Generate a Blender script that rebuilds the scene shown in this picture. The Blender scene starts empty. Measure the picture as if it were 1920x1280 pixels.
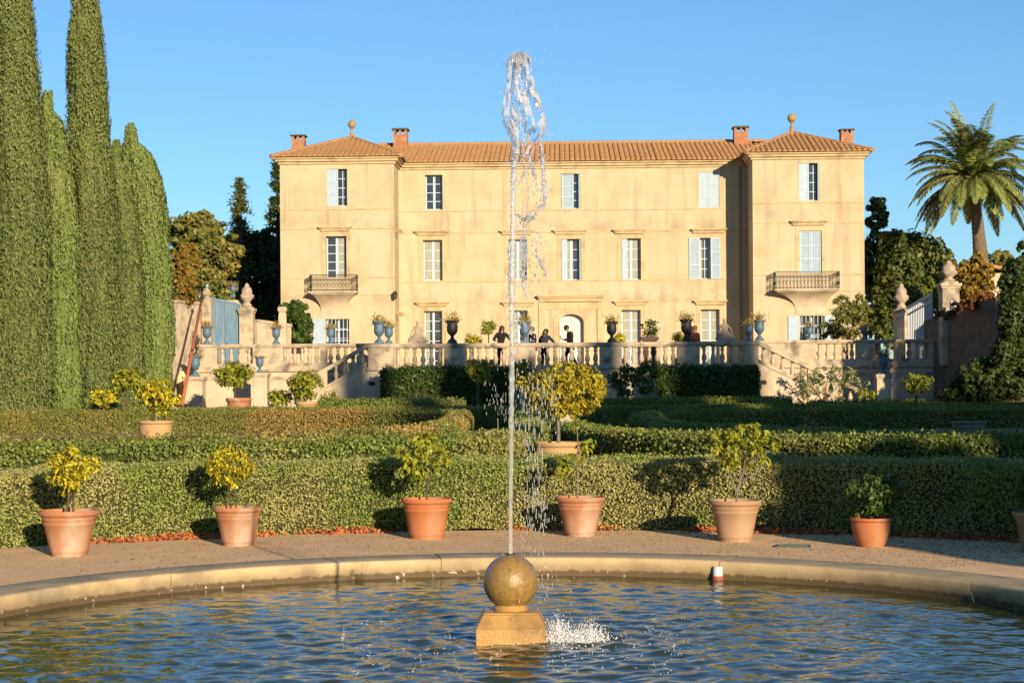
import bpy, math, random
import numpy as np
from mathutils import Vector, Matrix
R = math.radians
scene = bpy.context.scene
col = scene.collection

# ------------------------------------------------------------------ camera, sky, sun, exposure
F = 3375.0; HOR = 720.0; EYE = 1.6; ROLL = R(-0.4)
SUN_EL = R(12.5); SUN_AZ = R(22.5)          # light travels towards +Y and a little towards -X
cam_d = bpy.data.cameras.new("camera"); cam = bpy.data.objects.new("camera", cam_d); col.objects.link(cam)
cam_d.sensor_width = 36.0; cam_d.lens = 36.0 * F / 1920.0
cam_d.shift_y = (HOR - 640.0) / 1920.0
cam_d.clip_start = 0.1; cam_d.clip_end = 3000
cam.matrix_world = Matrix.Translation((0, 0, EYE)) @ Matrix.Rotation(R(90), 4, 'X') @ Matrix.Rotation(ROLL, 4, 'Z')
scene.camera = cam

world = bpy.data.worlds.new("World"); scene.world = world; world.use_nodes = True
wn = world.node_tree; bg = wn.nodes["Background"]
sky = wn.nodes.new("ShaderNodeTexSky"); sky.sky_type = 'NISHITA'; sky.sun_disc = False
sky.sun_rotation = R(180) - SUN_AZ; sky.altitude = 100
sky.air_density = 1.0; sky.dust_density = 0.25; sky.ozone_density = 2.2
sky.sun_elevation = R(13)
tint = wn.nodes.new("ShaderNodeMix"); tint.data_type = 'RGBA'; tint.blend_type = 'MULTIPLY'
tint.inputs[0].default_value = 1.0; tint.inputs[7].default_value = (0.66, 0.97, 1.30, 1)
wn.links.new(sky.outputs[0], tint.inputs[6]); wn.links.new(tint.outputs[2], bg.inputs[0])
bg.inputs[1].default_value = 0.07

sd = bpy.data.lights.new("sun", 'SUN'); sd.energy = 5.0; sd.angle = R(0.53); sd.color = (1.0, 0.80, 0.55)
sun = bpy.data.objects.new("sun", sd); col.objects.link(sun)
LDIR = Vector((-math.sin(SUN_AZ) * math.cos(SUN_EL), math.cos(SUN_AZ) * math.cos(SUN_EL), -math.sin(SUN_EL)))
sun.rotation_euler = LDIR.to_track_quat('-Z', 'Y').to_euler(); sun.location = (20, -30, 30)
scene.view_settings.view_transform = 'Standard'; scene.view_settings.look = 'None'
scene.view_settings.gamma = 1.0; scene.view_settings.exposure = 0.8
scene.cycles.max_bounces = 6; scene.cycles.transparent_max_bounces = 12
scene.cycles.caustics_reflective = False; scene.cycles.caustics_refractive = False
scene.cycles.use_denoising = True

# ------------------------------------------------------------------ picture point -> place
def ray(px, py):
    a = px - 960.0; b = HOR - py; c, s = math.cos(ROLL), math.sin(ROLL)
    return (a * c - b * s) / F, (a * s + b * c) / F
def at(px, py, Y):
    x, z = ray(px, py); return Vector((x * Y, Y, EYE + z * Y))
def gr(px, py, z=0.0):
    x, zz = ray(px, py); Y = (z - EYE) / zz; return Vector((x * Y, Y, z))

class Frame:
    def __init__(s, px, Y, ang):
        s.o = Vector((ray(px, 700)[0] * Y, Y)); s.ang = ang
        s.ex = Vector((math.cos(ang), math.sin(ang))); s.ey = Vector((-math.sin(ang), math.cos(ang)))
    def loc(s, px, py, d):
        rx, rz = ray(px, py)
        t = (d + s.o.dot(s.ey)) / (rx * s.ey.x + s.ey.y)
        p = Vector((rx * t, t)) - s.o
        return p.dot(s.ex), EYE + rz * t
    def x(s, px, d, py=640): return s.loc(px, py, d)[0]
    def z(s, py, d, px=1072): return s.loc(px, py, d)[1]
    def world(s, x, y, z=0.0):
        p = s.o + s.ex * x + s.ey * y; return Vector((p.x, p.y, z))
B = Frame(1072, 89.0, R(-1.5))
TZ = 2.25                                   # terrace level

# ------------------------------------------------------------------ mesh helpers
class MB:
    def __init__(s): s.v = []; s.f = []
    def add(s, vs, fs):
        n = len(s.v); s.v += [tuple(p) for p in vs]; s.f += [tuple(i + n for i in f) for f in fs]; return s
    def box(s, x0, x1, y0, y1, z0, z1):
        return s.add([(x0,y0,z0),(x1,y0,z0),(x1,y1,z0),(x0,y1,z0),(x0,y0,z1),(x1,y0,z1),(x1,y1,z1),(x0,y1,z1)],
                     [(0,3,2,1),(4,5,6,7),(0,1,5,4),(1,2,6,5),(2,3,7,6),(3,0,4,7)])
    def bar(s, a, b, w, h=None, up=(0,0,1)):
        h = h or w; a = Vector(a); b = Vector(b); d = (b - a).normalized(); u = Vector(up)
        if abs(d.dot(u)) > .98: u = Vector((0,1,0))
        r = d.cross(u).normalized() * w / 2; t = r.cross(d).normalized() * h / 2
        vs = [a-r-t, a+r-t, a+r+t, a-r+t, b-r-t, b+r-t, b+r+t, b-r+t]
        return s.add(vs, [(0,3,2,1),(4,5,6,7),(0,1,5,4),(1,2,6,5),(2,3,7,6),(3,0,4,7)])
    def lathe(s, prof, c=(0,0,0), n=24, a0=0.0, a1=2*math.pi, cap=True, lump=None):
        full = abs(a1 - a0 - 2*math.pi) < 1e-6; m = n if full else n + 1
        vs = []
        for j, (r, z) in enumerate(prof):
            for i in range(m):
                a = a0 + (a1 - a0) * i / n
                rr = r * (lump(a, z) if lump else 1)
                vs.append((c[0] + rr*math.cos(a), c[1] + rr*math.sin(a), c[2] + z))
        fs = []
        for j in range(len(prof) - 1):
            for i in range(n):
                k = (i + 1) % m
                fs.append((j*m + i, j*m + k, (j+1)*m + k, (j+1)*m + i))
        if cap and full:
            if prof[0][0] > 1e-4: fs.append(tuple(reversed(range(m))))
            if prof[-1][0] > 1e-4: fs.append(tuple((len(prof)-1)*m + i for i in range(m)))
        return s.add(vs, fs)
    def tube(s, pts, rad, n=8, cap=True):
        pts = [Vector(p) for p in pts]; m = len(pts); vs = []; fs = []
        if not hasattr(rad, '__len__'): rad = [rad] * m
        prev = None
        for i, p in enumerate(pts):
            d = (pts[min(i+1, m-1)] - pts[max(i-1, 0)]).normalized()
            if prev is None:
                u = Vector((1,0,0)) if abs(d.x) < .9 else Vector((0,1,0))
            else: u = prev
            u = (u - d * u.dot(d)).normalized(); w = d.cross(u); prev = u
            for k in range(n):
                a = 2*math.pi*k/n; vs.append(p + (u*math.cos(a) + w*math.sin(a)) * rad[i])
        for i in range(m-1):
            for k in range(n):
                q = (k+1) % n; fs.append((i*n+k, i*n+q, (i+1)*n+q, (i+1)*n+k))
        if cap: fs.append(tuple(reversed(range(n)))); fs.append(tuple((m-1)*n+k for k in range(n)))
        return s.add(vs, fs)
    def prism(s, poly, y0, y1):             # poly of (x, z), pushed from y0 to y1
        n = len(poly); vs = [(x, y0, z) for x, z in poly] + [(x, y1, z) for x, z in poly]
        fs = [tuple(range(n)), tuple(reversed(range(n, 2*n)))]
        fs += [(i, i+n, (i+1)%n+n, (i+1)%n) for i in range(n)]
        return s.add(vs, fs)
    def sphere(s, c, r, nu=16, nv=10, sx=1, sy=1, sz=1):
        prof = [(r*math.sin(math.pi*j/nv), -r*math.cos(math.pi*j/nv)) for j in range(nv+1)]
        prof[0] = (1e-5, -r); prof[-1] = (1e-5, r)
        vs = []; fs = []
        for (q, z) in prof:
            for i in range(nu):
                a = 2*math.pi*i/nu; vs.append((c[0]+q*math.cos(a)*sx, c[1]+q*math.sin(a)*sy, c[2]+z*sz))
        for j in range(nv):
            for i in range(nu):
                k = (i+1) % nu; fs.append((j*nu+i, j*nu+k, (j+1)*nu+k, (j+1)*nu+i))
        return s.add(vs, fs)
    def build(s, name, mat, parent=None, smooth=False, shift=None, bevel=0, autos=None):
        me = bpy.data.meshes.new(name); me.from_pydata(s.v, [], s.f)
        if shift: me.transform(Matrix.Translation(shift))
        return link(name, me, mat, parent, smooth, bevel, autos)

def link(name, me, mat, parent=None, smooth=False, bevel=0, autos=None):
    o = bpy.data.objects.new(name, me); col.objects.link(o)
    if mat: me.materials.append(mat)
    if parent: o.parent = parent
    if smooth: me.polygons.foreach_set('use_smooth', [True]*len(me.polygons))
    if autos: me.set_sharp_from_angle(angle=R(autos))
    if bevel:
        b = o.modifiers.new("bevel", 'BEVEL'); b.width = bevel; b.segments = 2; b.limit_method = 'ANGLE'
    me.update()
    return o

def npmesh(name, V, Q, mat, parent=None, smooth=False):
    V = np.asarray(V, dtype=np.float32); Q = np.asarray(Q, dtype=np.int32); k = Q.shape[1]
    me = bpy.data.meshes.new(name)
    me.vertices.add(len(V)); me.vertices.foreach_set('co', V.ravel())
    me.loops.add(Q.size); me.loops.foreach_set('vertex_index', Q.ravel())
    me.polygons.add(len(Q)); me.polygons.foreach_set('loop_start', np.arange(0, Q.size, k, dtype=np.int32))
    me.update(calc_edges=True)
    return link(name, me, mat, parent, smooth)

def tag(o, label=None, cat=None, group=None, kind=None):
    if label: o['label'] = label
    if cat: o['category'] = cat
    if group: o['group'] = group
    if kind: o['kind'] = kind
    return o
def thing(name, label, cat, loc=(0,0,0), rz=0.0, group=None, kind=None):
    o = bpy.data.objects.new(name, None); col.objects.link(o); o.empty_display_size = .2
    o.location = loc; o.rotation_euler = (0, 0, rz)
    return tag(o, label, cat, group, kind)
def onB(name, label, cat, x=0, y=0, z=0, group=None, kind=None):
    return thing(name, label, cat, B.world(x, y, z), B.ang, group, kind)
def dup(root, loc, rz=0.0, label=None):
    r = root.copy(); col.objects.link(r); r.location = loc; r.rotation_euler = (0, 0, rz)
    if label: r['label'] = label
    for ch in list(root.children):
        c = ch.copy(); col.objects.link(c); c.parent = r
        for g in list(ch.children):
            d = g.copy(); col.objects.link(d); d.parent = c
    return r

# value noise on numpy points
_rng0 = np.random.default_rng(5); _perm = _rng0.random((64, 64, 64)).astype(np.float32)
def vnoise(P, sc):
    Q = np.asarray(P, dtype=np.float64) * sc; I = np.floor(Q).astype(int); f = Q - I; f = f*f*(3-2*f)
    out = 0
    for a in (0,1):
        for b in (0,1):
            for c in (0,1):
                w = (f[:,0] if a else 1-f[:,0]) * (f[:,1] if b else 1-f[:,1]) * (f[:,2] if c else 1-f[:,2])
                out = out + w * _perm[(I[:,0]+a) % 64, (I[:,1]+b) % 64, (I[:,2]+c) % 64]
    return out

def unit(v): return v / np.maximum(np.linalg.norm(v, axis=1, keepdims=True), 1e-9)
def leaf_arrays(P, N, size, rng, aspect=.5, spread=.8, D=None, dspread=.6, sizevar=.35, fold=.12):
    """one folded diamond leaf at each point P; N its facing, D (optional) the way its tip points"""
    n = len(P); N = unit(N + rng.normal(0, spread, (n,3)))
    D = rng.normal(0, 1, (n,3)) if D is None else D + rng.normal(0, dspread, (n,3))
    D = unit(D - N * np.sum(D*N, axis=1, keepdims=True)); S = np.cross(N, D)
    L = (size * (1 + rng.uniform(-sizevar, sizevar, n)))[:,None]; W = L * aspect
    a = P - D*L*.5; b = P - S*W*.5 - D*L*.05 + N*L*fold; c = P + D*L*.5; d = P + S*W*.5 - D*L*.05 + N*L*fold
    V = np.stack([a,d,c,b], 1).reshape(-1,3); Q = np.arange(4*n).reshape(-1,4)
    return V, Q
def join(parts):
    V = []; Q = []; o = 0
    for v, q in parts: V.append(v); Q.append(np.asarray(q) + o); o += len(v)
    return np.concatenate(V), np.concatenate(Q)

# ------------------------------------------------------------------ materials
def nodes(name):
    m = bpy.data.materials.new(name); m.use_nodes = True; t = m.node_tree
    return m, t, t.nodes['Principled BSDF'], t.nodes, t.links
def mat(name, c1, c2=None, rough=.7, scale=4.0, bump=0.0, bscale=30.0, spec=.3, metal=0.0, c3=None, scale3=1.0, amt3=.6, stretch=(1,1,1), coat=0.0, detail=6.0, k=.66):
    c1, c2, c3 = (tuple(v*k for v in c) if c else c for c in (c1, c2, c3))
    m, t, p, ns, ls = nodes(name)
    p.inputs['Roughness'].default_value = rough; p.inputs['Specular IOR Level'].default_value = spec
    p.inputs['Metallic'].default_value = metal; p.inputs['Coat Weight'].default_value = coat
    p.inputs['Base Color'].default_value = (*c1, 1)
    tc = ns.new('ShaderNodeTexCoord'); mp = ns.new('ShaderNodeMapping'); ls.new(tc.outputs['Object'], mp.inputs[0])
    mp.inputs['Scale'].default_value = stretch
    last = None
    if c2:
        nz = ns.new('ShaderNodeTexNoise'); nz.inputs['Scale'].default_value = scale; nz.inputs['Detail'].default_value = detail
        ls.new(mp.outputs[0], nz.inputs[0])
        r = ns.new('ShaderNodeValToRGB'); r.color_ramp.elements[0].position = .32; r.color_ramp.elements[1].position = .68
        r.color_ramp.elements[0].color = (*c1,1); r.color_ramp.elements[1].color = (*c2,1)
        ls.new(nz.outputs[0], r.inputs[0]); last = r.outputs[0]
        if c3:
            n3 = ns.new('ShaderNodeTexNoise'); n3.inputs['Scale'].default_value = scale3; n3.inputs['Detail'].default_value = 8
            ls.new(mp.outputs[0], n3.inputs[0])
            r3 = ns.new('ShaderNodeValToRGB'); r3.color_ramp.elements[0].position = .49; r3.color_ramp.elements[1].position = .68
            r3.color_ramp.elements[0].color = (0,0,0,1); r3.color_ramp.elements[1].color = (amt3,)*3 + (1,)
            ls.new(n3.outputs[0], r3.inputs[0])
            mx = ns.new('ShaderNodeMix'); mx.data_type = 'RGBA'; ls.new(r3.outputs[0], mx.inputs[0]); ls.new(last, mx.inputs[6])
            mx.inputs[7].default_value = (*c3,1); last = mx.outputs[2]
        ls.new(last, p.inputs['Base Color'])
    if bump:
        nb = ns.new('ShaderNodeTexNoise'); nb.inputs['Scale'].default_value = bscale; nb.inputs['Detail'].default_value = 5
        ls.new(mp.outputs[0], nb.inputs[0]); bm = ns.new('ShaderNodeBump'); bm.inputs['Strength'].default_value = 1.0
        bm.inputs['Distance'].default_value = bump; ls.new(nb.outputs[0], bm.inputs['Height']); ls.new(bm.outputs[0], p.inputs['Normal'])
    return m
def leafmat(name, ramp, patch=None, pscale=.6, pamt=.8, trans=.25, rough=.5, ppos=(.5,.62), gk=1.12, gain=1.0):
    ramp = [tuple(v*gain for v in c) for c in ramp]; patch = [tuple(v*gain for v in c) for c in patch] if patch else None
    ramp = [(c[0]*.98, c[1]*gk, c[2]*.85) for c in ramp]; patch = [(c[0], c[1]*1.08, c[2]*1.05) for c in patch] if patch else None
    """leaf colours picked per leaf from a ramp, drifting towards other colours in patches (dry or older growth)"""
    m, t, p, ns, ls = nodes(name)
    g = ns.new('ShaderNodeNewGeometry'); r = ns.new('ShaderNodeValToRGB'); e = r.color_ramp.elements
    for i, c in enumerate(ramp):
        pos = i / max(1, len(ramp)-1)
        k = e[i] if i < 2 else e.new(pos)
        k.position = pos; k.color = (*c,1)
    for i, c in enumerate(ramp): e[i].position = i/max(1,len(ramp)-1); e[i].color = (*c,1)
    ls.new(g.outputs['Random Per Island'], r.inputs[0]); last = r.outputs[0]
    if patch:
        tc = ns.new('ShaderNodeTexCoord'); nz = ns.new('ShaderNodeTexNoise'); nz.inputs['Scale'].default_value = pscale; nz.inputs['Detail'].default_value = 4
        ls.new(tc.outputs['Object'], nz.inputs[0]); q = ns.new('ShaderNodeValToRGB')
        q.color_ramp.elements[0].position = ppos[0]; q.color_ramp.elements[1].position = ppos[1]
        q.color_ramp.elements[0].color = (0,0,0,1); q.color_ramp.elements[1].color = (pamt,)*3 + (1,)
        ls.new(nz.outputs[0], q.inputs[0])
        r2 = ns.new('ShaderNodeValToRGB')
        for i, c in enumerate(patch[:2]): r2.color_ramp.elements[i].color = (*c,1)
        ls.new(g.outputs['Random Per Island'], r2.inputs[0])
        mx = ns.new('ShaderNodeMix'); mx.data_type = 'RGBA'; ls.new(q.outputs[0], mx.inputs[0]); ls.new(last, mx.inputs[6]); ls.new(r2.outputs[0], mx.inputs[7])
        last = mx.outputs[2]
    ls.new(last, p.inputs['Base Color']); p.inputs['Roughness'].default_value = rough; p.inputs['Specular IOR Level'].default_value = .25
    tr = ns.new('ShaderNodeBsdfTranslucent'); ls.new(last, tr.inputs[0]); ms = ns.new('ShaderNodeMixShader'); ms.inputs[0].default_value = trans
    ls.new(p.outputs[0], ms.inputs[1]); ls.new(tr.outputs[0], ms.inputs[2]); ls.new(ms.outputs[0], ns['Material Output'].inputs[0])
    return m

STONE = mat('limestone', (.70,.57,.39), (.54,.44,.31), .85, 2.5, .012, 25, c3=(.15,.13,.10), scale3=1.9, amt3=.85)
STONE_P = mat('pale_limestone', (.76,.63,.45), (.64,.52,.36), .85, 2.0, .01, 25, c3=(.26,.22,.17), scale3=1.2, amt3=.5)
RIM = mat('basin_stone', (.72,.55,.30), (.60,.45,.24), .75, 5, .0015, 60, c3=(.30,.25,.17), scale3=2.5, amt3=.6)
BALLM = mat('wet_sandstone', (.42,.26,.075), (.28,.165,.045), .38, 38, .003, 90, spec=.45, coat=.35, c3=(.20,.12,.035), scale3=5, amt3=.5)
PEDM = mat('wet_ochre_stone', (.60,.35,.11), (.48,.27,.08), .35, 6, .004, 40, spec=.5, c3=(.16,.10,.04), scale3=5, amt3=.6)
GRAVEL = mat('gravel', (.80,.53,.26), (.62,.40,.19), .95, 45, .012, 60, k=1, c3=(.84,.60,.34), scale3=2.2, amt3=.6, detail=10)
SOIL = mat('soil', (.34,.22,.115), (.24,.155,.08), .95, 3, .01, 30, k=1, c3=(.36,.18,.08), scale3=6, amt3=.7)
DIRT = mat('pot_soil', (.06,.04,.025), (.03,.02,.015), .95, 30, .01, 60)
TERRA = mat('terracotta', (.52,.235,.115), (.45,.19,.085), .85, 3, .003, 50, c3=(.62,.50,.38), scale3=2.6, amt3=.85, stretch=(1,1,.6))
TERRA_R = mat('red_terracotta', (.58,.20,.075), (.50,.165,.06), .8, 3, .003, 50, c3=(.56,.34,.2), scale3=3, amt3=.6, stretch=(1,1,.6))
TERRA_Y = mat('pale_terracotta', (.62,.40,.18), (.54,.33,.15), .8, 3, .003, 50, c3=(.5,.36,.2), scale3=3, amt3=.5)
TERRA_B = mat('brown_terracotta', (.42,.26,.15), (.52,.30,.16), .8, 4, .003, 50, c3=(.50,.36,.24), scale3=3.0, amt3=.7, stretch=(1,1,.6))
BARK = mat('bark', (.15,.10,.07), (.09,.065,.045), .9, 12, .006, 40, stretch=(1,1,.3))
BARK_G = mat('grey_bark', (.28,.24,.20), (.17,.145,.12), .9, 10, .006, 40, stretch=(1,1,.3))
BLUE = mat('blue_glaze', (.085,.17,.26), (.12,.22,.31), .55, 8, .002, 40, spec=.4, c3=(.25,.26,.25), scale3=5, amt3=.4)
IRON = mat('dark_iron', (.025,.025,.03), (.05,.045,.04), .55, 8, .002, 40, spec=.4)
IRON_G = mat('grey_wrought_iron', (.028,.025,.024), (.05,.043,.04), .6, 8, spec=.4)
WOODW = mat('pale_blue_paint', (.42,.51,.60), (.36,.45,.54), .6, 6, .001, 40, k=1)
SHUT = mat('pale_shutter_paint', (.33,.42,.50), (.28,.37,.45), .6, 5, k=1)
CURT = mat('pale_curtain', (.46,.47,.38), (.34,.36,.31), .9, 3, stretch=(6,6,.3))
GLASS = mat('window_glass', (.035,.04,.05), (.06,.065,.075), .06, 2, spec=.6)
GATEB = mat('blue_gate_paint', (.15,.27,.38), (.20,.32,.43), .5, 6, c3=(.33,.42,.48), scale3=3, amt3=.5, stretch=(3,3,.3))
GATEW = mat('pale_gate_paint', (.52,.60,.66), (.42,.50,.56), .5, 6)
BRICK = mat('chimney_brick', (.48,.22,.11), (.40,.17,.08), .9, 8, .01, 30, c3=(.58,.40,.26), scale3=4, amt3=.6)
TILE = mat('roof_tile', (.60,.335,.15), (.47,.245,.105), .85, 7, .004, 40, c3=(.40,.27,.12), scale3=3.5, amt3=.7)
RED = mat('rust_red_paint', (.50,.14,.06), (.40,.12,.06), .6, 8)
PLASTIC = mat('white_plastic', (.75,.78,.80), (.65,.68,.70), .4, 10, c3=(.30,.10,.06), scale3=9, amt3=.5)

TWIG_SHADE = mat('twig_shade_core', (.040,.042,.014), (.022,.026,.009), .95, 20, k=1)  # twig brown darkened to stand in for the shade between the leaves
# ------------------------------------------------------------------ ground, path, terrace
PC = Vector((-0.017, 11.67)); PR = 3.85          # basin centre and inner radius
WZ = -0.05
def annulus(name, r0, r1, z, m, n=96, rings=None, kind='structure'):
    rs = rings or [r0, r1]; v = []; f = []
    for r in rs:
        for i in range(n):
            a = 2*math.pi*i/n; v.append((PC.x + r*math.cos(a), PC.y + r*math.sin(a), z))
    for j in range(len(rs)-1):
        for i in range(n):
            k = (i+1) % n; f.append((j*n+i, (j+1)*n+i, (j+1)*n+k, j*n+k))
    me = bpy.data.meshes.new(name); me.from_pydata(v, [], f)
    return tag(link(name, me, m), kind=kind)
annulus('ground', 4.2, 900, 0.0, SOIL, 96, [4.2, 9, 20, 60, 200, 900])
annulus('path', 4.28, 7.95, 0.012, GRAVEL, 160, [4.28, 5.5, 6.8, 7.95])

WALL = mat('ochre_render', (.445,.385,.255), (.41,.345,.215), .9, .55, .006, 9, k=1, c3=(.40,.29,.17), scale3=1.1, amt3=.6, stretch=(1,1,.75))
t = WALL.node_tree
def stain_wall(m):
    ns, ls = m.node_tree.nodes, m.node_tree.links; p = ns['Principled BSDF']
    src = p.inputs['Base Color'].links[0].from_socket
    tc = ns.new('ShaderNodeTexCoord'); mp = ns.new('ShaderNodeMapping'); mp.inputs['Rotation'].default_value = (R(90), 0, 0)
    ls.new(tc.outputs['Object'], mp.inputs[0])
    br = ns.new('ShaderNodeTexBrick'); ls.new(mp.outputs[0], br.inputs[0]); br.inputs['Scale'].default_value = 1.0
    br.inputs['Brick Width'].default_value = .95; br.inputs['Row Height'].default_value = .36; br.inputs['Mortar Size'].default_value = .012
    br.inputs['Mortar Smooth'].default_value = .6
    br.inputs['Color1'].default_value = (1,1,1,1); br.inputs['Color2'].default_value = (.93,.93,.92,1); br.inputs['Mortar'].default_value = (.84,.82,.79,1)
    mx = ns.new('ShaderNodeMix'); mx.data_type = 'RGBA'; mx.blend_type = 'MULTIPLY'; mx.inputs[0].default_value = .55
    ls.new(src, mx.inputs[6]); ls.new(br.outputs[0], mx.inputs[7])
    # rain streaks
    m2 = ns.new('ShaderNodeMapping'); m2.inputs['Scale'].default_value = (2.6, 2.6, .22); ls.new(tc.outputs['Object'], m2.inputs[0])
    nz = ns.new('ShaderNodeTexNoise'); nz.inputs['Scale'].default_value = 1.0; nz.inputs['Detail'].default_value = 7; ls.new(m2.outputs[0], nz.inputs[0])
    r = ns.new('ShaderNodeValToRGB'); r.color_ramp.elements[0].position = .53; r.color_ramp.elements[1].position = .76
    r.color_ramp.elements[0].color = (0,0,0,1); r.color_ramp.elements[1].color = (.75,)*3 + (1,); ls.new(nz.outputs[0], r.inputs[0])
    m3 = ns.new('ShaderNodeMix'); m3.data_type = 'RGBA'; ls.new(r.outputs[0], m3.inputs[0]); ls.new(mx.outputs[2], m3.inputs[6])
    m3.inputs[7].default_value = (.26,.20,.135,1)
    # grey weathering that has settled above the window heads and below the eaves
    sp = ns.new('ShaderNodeSeparateXYZ'); ls.new(tc.outputs['Object'], sp.inputs[0])
    rb = ns.new('ShaderNodeMapRange'); rb.inputs[1].default_value = 0; rb.inputs[2].default_value = 12; ls.new(sp.outputs[2], rb.inputs[0])
    rz = ns.new('ShaderNodeValToRGB'); e = rz.color_ramp.elements
    zs_ = []
    for py in (566, 432): z_ = B.z(py, 0) - TZ; zs_ += [(z_-.15, 0), (z_+.02, 1), (z_+.35, .75), (z_+.95, 0)]
    e[0].position = 0; e[0].color = (0,0,0,1); e[1].position = 1; e[1].color = (0,0,0,1)
    for z_, v in zs_: k = e.new(max(0, min(1, z_/12))); k.color = (v,v,v,1)
    ls.new(rb.outputs[0], rz.inputs[0])
    n7 = ns.new('ShaderNodeTexNoise'); n7.inputs['Scale'].default_value = .8; n7.inputs['Detail'].default_value = 9; n7.inputs['Roughness'].default_value = .65; ls.new(tc.outputs['Object'], n7.inputs[0])
    r7 = ns.new('ShaderNodeValToRGB'); r7.color_ramp.elements[0].position = .47; r7.color_ramp.elements[1].position = .70; r7.color_ramp.elements[0].color = (0,0,0,1); r7.color_ramp.elements[1].color = (.8,.8,.8,1); ls.new(n7.outputs[0], r7.inputs[0])
    mm = ns.new('ShaderNodeMath'); mm.operation = 'MULTIPLY'; ls.new(rz.outputs[0], mm.inputs[0]); ls.new(r7.outputs[0], mm.inputs[1])
    m4 = ns.new('ShaderNodeMix'); m4.data_type = 'RGBA'; ls.new(mm.outputs[0], m4.inputs[0]); ls.new(m3.outputs[2], m4.inputs[6]); m4.inputs[7].default_value = (.20,.165,.12,1)
    ls.new(m4.outputs[2], p.inputs['Base Color'])
stain_wall(WALL)
TRIM = mat('ochre_stone_trim', (.72,.54,.30), (.64,.47,.26), .85, 2, .004, 20, c3=(.34,.25,.16), scale3=2.0, amt3=.55)

# ------------------------------------------------------------------ the chateau
S = (0, 0, -TZ)
house = onB('chateau', 'three storey ochre chateau with two end towers, tiled roofs and pale shutters behind the terrace', 'house', 0, 0, TZ)
TD = -2.4
def hole_wall(mb, x0, x1, z0, z1, y, holes, depth):
    xs = sorted({x0, x1, *[h[0] for h in holes], *[h[1] for h in holes]}); zs = sorted({z0, z1, *[h[2] for h in holes], *[h[3] for h in holes]})
    for i in range(len(xs)-1):
        for j in range(len(zs)-1):
            cx, cz = (xs[i]+xs[i+1])/2, (zs[j]+zs[j+1])/2
            if any(h[0] < cx < h[1] and h[2] < cz < h[3] for h in holes): continue
            mb.add([(xs[i],y,zs[j]),(xs[i+1],y,zs[j]),(xs[i+1],y,zs[j+1]),(xs[i],y,zs[j+1])], [(0,1,2,3)])
    for a, b, c, d in holes:
        e = y + depth
        mb.add([(a,y,c),(a,e,c),(a,e,d),(a,y,d)], [(0,1,2,3)]); mb.add([(b,y,c),(b,y,d),(b,e,d),(b,e,c)], [(0,1,2,3)])
        mb.add([(a,y,d),(a,e,d),(b,e,d),(b,y,d)], [(0,1,2,3)]); mb.add([(a,y,c),(b,y,c),(b,e,c),(a,e,c)], [(0,1,2,3)])
def rect(px0, px1, py0, py1, d):
    xa, zt = B.loc(px0, py0, d); xb, zb = B.loc(px1, py1, d); return (xa, xb, zb, zt)
GB = 695                                   # ground floor openings run down to the terrace
W_L = dict(top=rect(613,651,317,386,TD), mid=rect(611,650,443,522,TD), low=rect(611,655,598,652,TD))
W_R = dict(top=rect(1498,1536,306,376,TD), mid=rect(1499,1541,433,512,TD), low=rect(1500,1545,592,645,TD))
W_M = {k: rect(*v, 0) for k, v in dict(t1=(797,830,328,393), t2=(1052,1088,326,391), t3=(1310,1349,323,389),
       m1=(793,830,450,526), m2=(953,988,449,525), m3=(1052,1090,448,525), m4=(1165,1202,447,524), m5=(1312,1332,446,523),
       g1=(795,830,583,GB), g2=(955,990,582,GB), g3=(1165,1202,581,GB), g4=(1314,1350,580,GB)).items()}
DOOR = rect(1048, 1095, 588, GB, 0)
xL0, xL1 = B.x(527, TD), B.x(741, TD); xR0, xR1 = B.x(1413, TD), B.x(1622, TD)
zTE = (B.z(296, TD, 635) + B.z(287, TD, 1517)) / 2; zME = (B.z(308, 0, 800) + B.z(301, 0, 1340)) / 2   # eaves
TB = 5.2; MBK = 10.5
w = MB()
REV = .42
hole_wall(w, xL0, xL1, TZ-.3, zTE, TD, list(W_L.values()), REV)
hole_wall(w, xR0, xR1, TZ-.3, zTE, TD, list(W_R.values()), REV)
hole_wall(w, xL1-.02, xR0+.02, TZ-.3, zME, 0, list(W_M.values()) + [DOOR], REV)
def quad(mb, a, b, c, d): mb.add([a,b,c,d], [(0,1,2,3)])
z0 = TZ-.3
for (xa, xb) in ((xL0, xL1), (xR0, xR1)):
    quad(w, (xa,TD,z0),(xa,TD,zTE),(xa,MBK,zTE),(xa,MBK,z0)); quad(w, (xb,TD,z0),(xb,MBK,z0),(xb,MBK,zTE),(xb,TD,zTE))
    quad(w, (xa,MBK,z0),(xa,MBK,zTE),(xb,MBK,zTE),(xb,MBK,z0))
quad(w, (xL1,MBK,z0),(xL1,MBK,zME),(xR0,MBK,zME),(xR0,MBK,z0))
w.build('wall', WALL, house, shift=S)
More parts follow.
